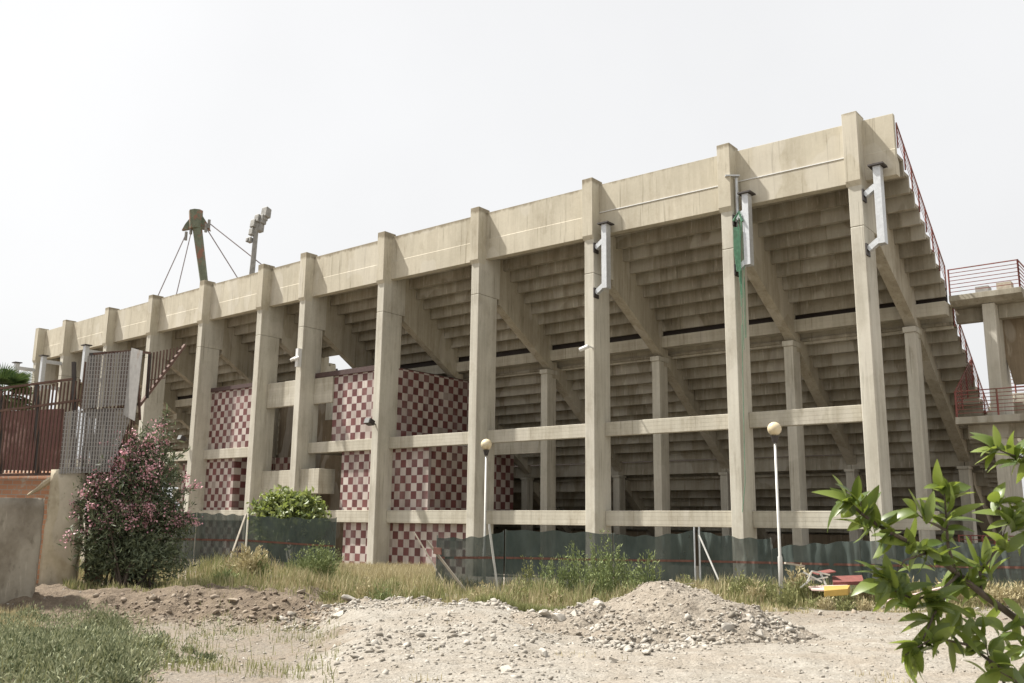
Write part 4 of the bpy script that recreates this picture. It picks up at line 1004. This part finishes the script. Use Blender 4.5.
# grass tufts scattered on the rubble
L, Z = gmask(16000, 9.5, 22.5, 180, 1040, lambda x, Z, L: (cl(L, Z, .9, 3) > .17)*np.clip((cl(L, Z, .9, 3)-.17)*9, 0, .8)*(heap_h(L, Z) < .05))
grass('sparse_grass', L, Z, .05+.05*RNG.random(len(L)), .006, 'drygrass', 'thin dry grass growing out of the rubble')
L, Z = gmask(9000, 10, 22, 150, 350, lambda x, Z, L: np.clip((cl(L, Z, 1.1, 21)-.02)*5, 0, .6))
grass('tufty_grass', L, Z, .07+.12*RNG.random(len(L))**2, .006, 'greengrass', 'small green and dry tufts on the brown dirt left of the rubble')
L, Z = gmask(12000, 20.4, 22.6, 480, 600, lambda x, Z, L: .8*(Z > edge(x)-1.1))
grass('pit_grass', L, Z, .22, .01, 'greengrass', 'overhanging grass on the edge of the pit beside the heap')
# grey green weed patch lower left
def patch(x, Z, L):
    y = 518+1.85*917/Z
    inside = np.exp(-(((x-88)/112)**2+((y-650)/50)**2)**1.3)
    return np.clip(inside*1.5+cl(L, Z, 1.3, 2)*1.6-.35, 0, 1)
L, Z = gmask(30000, 9.3, 20.5, -60, 300, patch); n = len(L); zz = height_LZ(L, Z); X, Y = LZ(L, Z)
hgt = .48*np.clip(.5+cl(L, Z, 1.9, 8)*5.0, .06, 1.6)*np.clip(patch((L/Z)*917+512, Z, L)+.3, .3, 1)
NC = 400; ci = RNG.choice(n, NC, p=(hgt+.02)/(hgt+.02).sum()); cr = .08+.32*RNG.random(NC)**1.5; ch = cr*(.7+.9*RNG.random(NC))
k = np.repeat(np.arange(NC), 150); q = RNG.normal(size=(len(k), 3)); q /= np.linalg.norm(q, axis=1)[:, None]; q[:, 2] = np.abs(q[:, 2]); rr = (.35+.65*RNG.random(len(k))**.5)[:, None]
P = np.stack([X[ci][k], Y[ci][k], zz[ci][k]], -1)+q*rr*np.stack([cr[k], cr[k], ch[k]], -1); D = q*1.2+np.array([0, 0, .5])
j = RNG.choice(n, 9000); P2 = np.stack([X[j], Y[j], zz[j]+.08*RNG.random(9000)], -1); P = np.concatenate([P, P2]); D = np.concatenate([D, np.tile([0, 0, .8], (9000, 1))])
o = leaf_cloud(P, .058, 1, 3.4, 0, name='weed_patch', mat='weed', dirs=D); tag(o, 'grey green low weeds spreading over the lower left ground', 'weeds', kind='stuff')
L, Z = gmask(9000, 9.5, 21, -60, 330, lambda x, Z, L: np.clip(patch(x, Z, L)*.5+.12*(cl(L, Z, 1.1, 12) > .08), 0, 1))
grass('low_grass', L, Z, .12+.3*RNG.random(len(L))**2, .006, 'greengrass', 'short green grass among the weeds at lower left')
L, Z = gmask(9000, 17, 21.5, -60, 60, lambda x, Z, L: .7)
grass('wall_grass', L, Z, .10+.12*RNG.random(len(L)), .008, 'drygrass', 'tangled grass along the foot of the grey wall')
for i in range(26):
    px = random.choice([random.uniform(190, 420), random.uniform(440, 560), random.uniform(640, 720), random.uniform(740, 800)]); Z = random.uniform(23.6, 28.5) if px < 560 else random.uniform(25, 28.5)
    weed(px, Z, random.uniform(.45, .85), .3, random.randint(22, 40), 'low bushy tuft of grass and weeds in the belt along the net fence', grp='low tufts in the grass belt', mat=random.choice(['drygrass', 'greengrass', 'tallweed', 'drygrass']), leaf=.09, gap=.05, name='grass_tuft', cat='tuft')
# dry brush to the right
for i, (px, Z, h, wd) in enumerate([(862, 27.3, .5, .4), (880, 26.8, .55, .5), (900, 27, .75, .6), (950, 26.5, .85, .7), (985, 26, .8, .7), (1015, 26, .7, .6)]):
    weed(px, Z, h, wd, 60, 'dry brushwood clump behind the leafy branch at right', grp='dry brush clumps at right', mat='drygrass', leaf=.12, name='dry_bush', cat='dry bush')

# ------------------------------------------------------------------ debris by the right lamp
def slab(name, pts, Z, z0, z1, mat, lab, cat, parent=None):
    a = [Vector(W(x, y, Zp)) for x, y, Zp in pts]
    return a
dz = gz(*W(850, 523, 25.8)[:2])
dl = empty('broken_slide', tuple(W(850, 598, 25.8))); tag(dl, 'broken yellow plastic trough with faded red panels lying in the grass', 'debris')
def quad_block(pts, th, name, mat, parent):
    P0 = [Vector(W(*p)) for p in pts]; m = MB(); k = len(P0); m.add(P0+[p-Vector((0, 0, th)) for p in P0], [tuple(range(k)), tuple(range(k, 2*k))[::-1]]+[(i, i+k, (i+1) % k+k, (i+1) % k) for i in range(k)])
    return m.build(name, mat, parent, bevel=.01)
quad_block([(812, 589, 25.6), (848, 590.5, 25.0), (848, 584.5, 26.4), (808, 586, 26.5)], .05, 'bleached_panel', 'pinkp', dl)
quad_block([(824, 590.5, 25.2), (848, 588.5, 24.9), (850, 585, 25.8), (824, 586, 26)], .17, 'yellow_trough', 'yellow', dl)
quad_block([(833, 582, 26.4), (864, 581, 26.2), (862, 575, 27.2), (832, 576, 27.2)], .1, 'red_panel', 'redp', dl)
quad_block([(818, 574, 26.8), (836, 571, 26.6), (830, 569, 27.2), (812, 572, 27.2)], .04, 'red_panel', 'redp', dl)
m = MB()
for (x0, y0, x1, y1) in ((803, 572, 822, 582), (806, 585, 812, 571), (812, 571, 830, 575), (812, 580, 828, 577), (820, 572, 826, 585), (800, 588, 812, 578)): m.bar(W(x0, y0, 26.2), W(x1, y1, 26.0), .04)
m.build('bent_rods', 'lamp_pole', dl)
A = [W(785, 563, 26), W(804, 566, 26)]; tag(MB().bar(A[0], A[1], .16, .05).build('plank', 'wood'), 'short yellowish plank caught in the weeds right of the lamp', 'plank')
A = [W(725, 566, 26.6), W(752, 572, 26.2)]
tag(MB().bar(W(880, 603, 24.6), W(965, 582, 25.2), .12, .03).build('plank', 'pinkp'), 'long faded plank lying behind the leafy branch', 'plank')

for i, (px, Z) in enumerate([(822, 24.9), (840, 24.6), (858, 24.7), (812, 25.3)]):
    weed(px, Z, .34, .3, 34, 'low grass tuft in front of the broken yellow trough', grp='tufts in front of the debris', mat=['drygrass', 'greengrass'][i % 2], leaf=.08, gap=.05, name='grass_tuft', cat='tuft')
m = MB()
for k in range(60):
    Zs = random.uniform(13, 23); sx = random.uniform(-.3, .45); xx, yy = LZ(sx*Zs, Zs); z_ = float(H2(sx*Zs, Zs))+.02; a = random.uniform(0, PI); l_ = random.uniform(.06, .28)
    m.bar((xx, yy, z_), (xx+math.cos(a)*l_, yy+math.sin(a)*l_, z_+random.uniform(-.01, .05)), .012)
tag(m.build('dry_sticks', 'wood'), 'small dry sticks and stalks littering the rubble ground', 'litter', kind='stuff')
# ------------------------------------------------------------------ leafy branch in the right foreground
tree = empty('leafy_shrub', (0, 0, 0)); root = Vector(W(1300, 640, 3.0)); root.z = gz(root.x, root.y)-.05; tree.location = root
tag(tree, 'glossy green leafy shrub reaching in from the right foreground', 'shrub')
BR = [  # (px, py, Z) polylines, start radius
    ([(1180, 900, 3.1), (1090, 700, 2.9), (1024, 624, 2.75), (985, 596, 2.7), (955, 572, 2.68), (930, 552, 2.66), (905, 540, 2.64), (885, 530, 2.63), (862, 514, 2.62), (846, 499, 2.6)], .013),
    ([(955, 572, 2.68), (948, 545, 2.67), (946, 515, 2.66), (944, 488, 2.65)], .006),
    ([(981, 593, 2.7), (980, 572, 2.72), (1000, 545, 2.75), (1010, 515, 2.75)], .006),
    ([(1200, 560, 3.0), (1090, 475, 2.85), (1040, 462, 2.8), (1012, 455, 2.78), (992, 447, 2.77)], .007),
    ([(958, 575, 2.68), (940, 592, 2.62), (915, 600, 2.6), (893, 590, 2.58), (876, 580, 2.57)], .005),
    ([(1090, 740, 2.8), (1030, 692, 2.65), (1000, 668, 2.6), (968, 645, 2.58), (935, 637, 2.56), (905, 655, 2.55)], .007),
    ([(950, 590, 2.66), (935, 612, 2.6), (925, 635, 2.58), (918, 650, 2.57)], .005),
    ([(1040, 720, 2.7), (1010, 690, 2.6), (990, 665, 2.58), (985, 640, 2.58)], .005),
    ([(930, 552, 2.66), (905, 560, 2.6), (895, 575, 2.6)], .004),
    ([(946, 530, 2.66), (925, 520, 2.62), (915, 512, 2.6)], .004),
    ([(1060, 745, 2.7), (1035, 700, 2.6), (1015, 680, 2.55), (1000, 672, 2.54)], .005),
    ([(1150, 640, 2.9), (1075, 580, 2.8), (1040, 540, 2.76), (1026, 510, 2.76)], .006)]
m = MB()
for pts, r in BR:
    q = [W(*p) for p in pts]; n = len(q); m.tube(q, [r*(1-.75*i/(n-1)) for i in range(n)], 7)
T0, T1, T2 = Vector(W(1180, 900, 3.1)), Vector(W(1200, 560, 3.0)), Vector(W(1090, 740, 2.8))
m.tube([root, root.lerp(T0, .6)+Vector((0, 0, .1)), T0], [.03, .025, .013], 8); m.tube([root, root.lerp(T1, .5), T1], [.03, .02, .008], 8)
m.tube([root.lerp(T0, .6), T2], [.015, .008], 7); m.tube([root.lerp(T1, .6), Vector(W(1150, 640, 2.9))], [.015, .007], 7); m.tube([root.lerp(T0, .7), Vector(W(1060, 745, 2.7))], [.012, .006], 6); m.tube([root.lerp(T0, .8), Vector(W(1040, 720, 2.7))], [.012, .006], 6)
m.build('branches', 'bark', tree, smooth=True)
V, Fq = [], []
def leaf(p, d, nrm, ln, wd, curl=.12, fold=.25):
    p, d, nrm = Vector(p), Vector(d).normalized(), Vector(nrm); s_ = d.cross(nrm).normalized(); nrm = s_.cross(d).normalized(); n = len(V); K = 7
    for k in range(K+1):
        t = k/K; w_ = wd*.5*(math.sin(PI*min(1, (t*.93+.04))**.85))**.9; c = p+d*ln*t-nrm*curl*ln*t*t*1.6
        if k == 0: w_ = .0015
        if k == K: w_ = .0005
        V.extend([c-s_*w_+nrm*w_*fold, c, c+s_*w_+nrm*w_*fold])
    for k in range(K):
        a = n+3*k; Fq.append((a, a+1, a+4, a+3)); Fq.append((a+1, a+2, a+5, a+4))
Rr, Uu, Ff = Vector(R2), Vector(U2), Vector(FW)
def pd(dx, dy, dz): return Rr*dx+Uu*dy+Ff*dz   # local view-aligned offsets only used to orient the leaves of this one plant
def cluster(px, py, Z, ang, n, spread=1.1, ln=.09):
    p = Vector(W(px, py, Z)); n = int(n*1.2+.5)
    for k in range(n):
        a = math.radians(ang)+(k/(max(n-1, 1))-.5)*2*spread+random.uniform(-.22, .22); dz = random.uniform(-.55, .45)
        d = pd(math.cos(a), math.sin(a), dz); nr = Vector((random.gauss(0, .55), random.gauss(0, .55), 1))-Ff*.35
        back = pd(-math.cos(math.radians(ang)), -math.sin(math.radians(ang)), 0)*random.uniform(0, .045)
        leaf(p+back, d, nr, ln*random.uniform(.55, 1.2), ln*random.uniform(.30, .46), random.uniform(-.05, .38), random.uniform(.1, .55))
CL = [(1020, 640, 2.7, 120, 5, 1.5), (1005, 628, 2.7, 60, 4, 1.5), (960, 612, 2.64, 300, 4, 1.2), (975, 625, 2.62, 100, 4, 1.4), (1000, 500, 2.75, 60, 4, 1.2), (1015, 530, 2.76, 40, 4, 1.3), (985, 560, 2.72, 60, 3, 1), (870, 520, 2.62, 250, 3, .9), (846, 499, 2.6, 150, 8, 1.5), (862, 512, 2.62, 80, 4, .7), (878, 525, 2.63, 60, 4, 1.2), (905, 540, 2.64, 110, 5, 1.2), (890, 533, 2.63, 200, 4, .8),
      (944, 488, 2.65, 95, 8, 1.2), (946, 510, 2.66, 100, 6, 1.5), (946, 528, 2.66, 80, 6, 1.6), (916, 512, 2.6, 130, 5, 1.0),
      (1010, 515, 2.75, 110, 7, 1.3), (1000, 540, 2.74, 120, 6, 1.3), (1026, 512, 2.76, 130, 6, 1.3),
      (992, 447, 2.77, 165, 6, 1.2), (1012, 453, 2.78, 120, 6, 1.2), (1035, 460, 2.8, 130, 6, 1.4), (1022, 456, 2.8, 220, 3, .8),
      (876, 580, 2.57, 170, 6, 1.2), (893, 588, 2.58, 120, 6, 1.3), (912, 598, 2.6, 90, 5, 1.4), (930, 596, 2.6, 60, 4, 1.3), (895, 575, 2.6, 190, 5, 1.2),
      (905, 654, 2.55, 215, 5, 1.1), (930, 640, 2.56, 120, 5, 1.5), (950, 640, 2.57, 270, 4, 1.2), (918, 650, 2.57, 270, 4, 1.0), (930, 620, 2.6, 190, 4, 1.2), (938, 606, 2.6, 330, 5, 1.3),
      (985, 642, 2.58, 110, 4, 1.1), (968, 648, 2.58, 70, 4, 1.2), (1000, 668, 2.6, 60, 5, 1.3), (1000, 672, 2.54, 200, 5, 1.2), (1018, 682, 2.6, 90, 5, 1.4),
      (970, 583, 2.7, 100, 4, 1.2), (981, 593, 2.7, 250, 3, 1.0), (1005, 610, 2.72, 280, 2, .8), (955, 570, 2.68, 200, 5, 1.3), (935, 556, 2.66, 90, 5, 1.3), (925, 548, 2.65, 250, 4, 1.0), (960, 580, 2.68, 300, 4, 1.0), (980, 572, 2.72, 140, 4, 1.0)]
for c in CL: cluster(*c)
raw_mesh('leaves', [tuple(v) for v in V], Fq, 'citrus', tree, smooth=True)
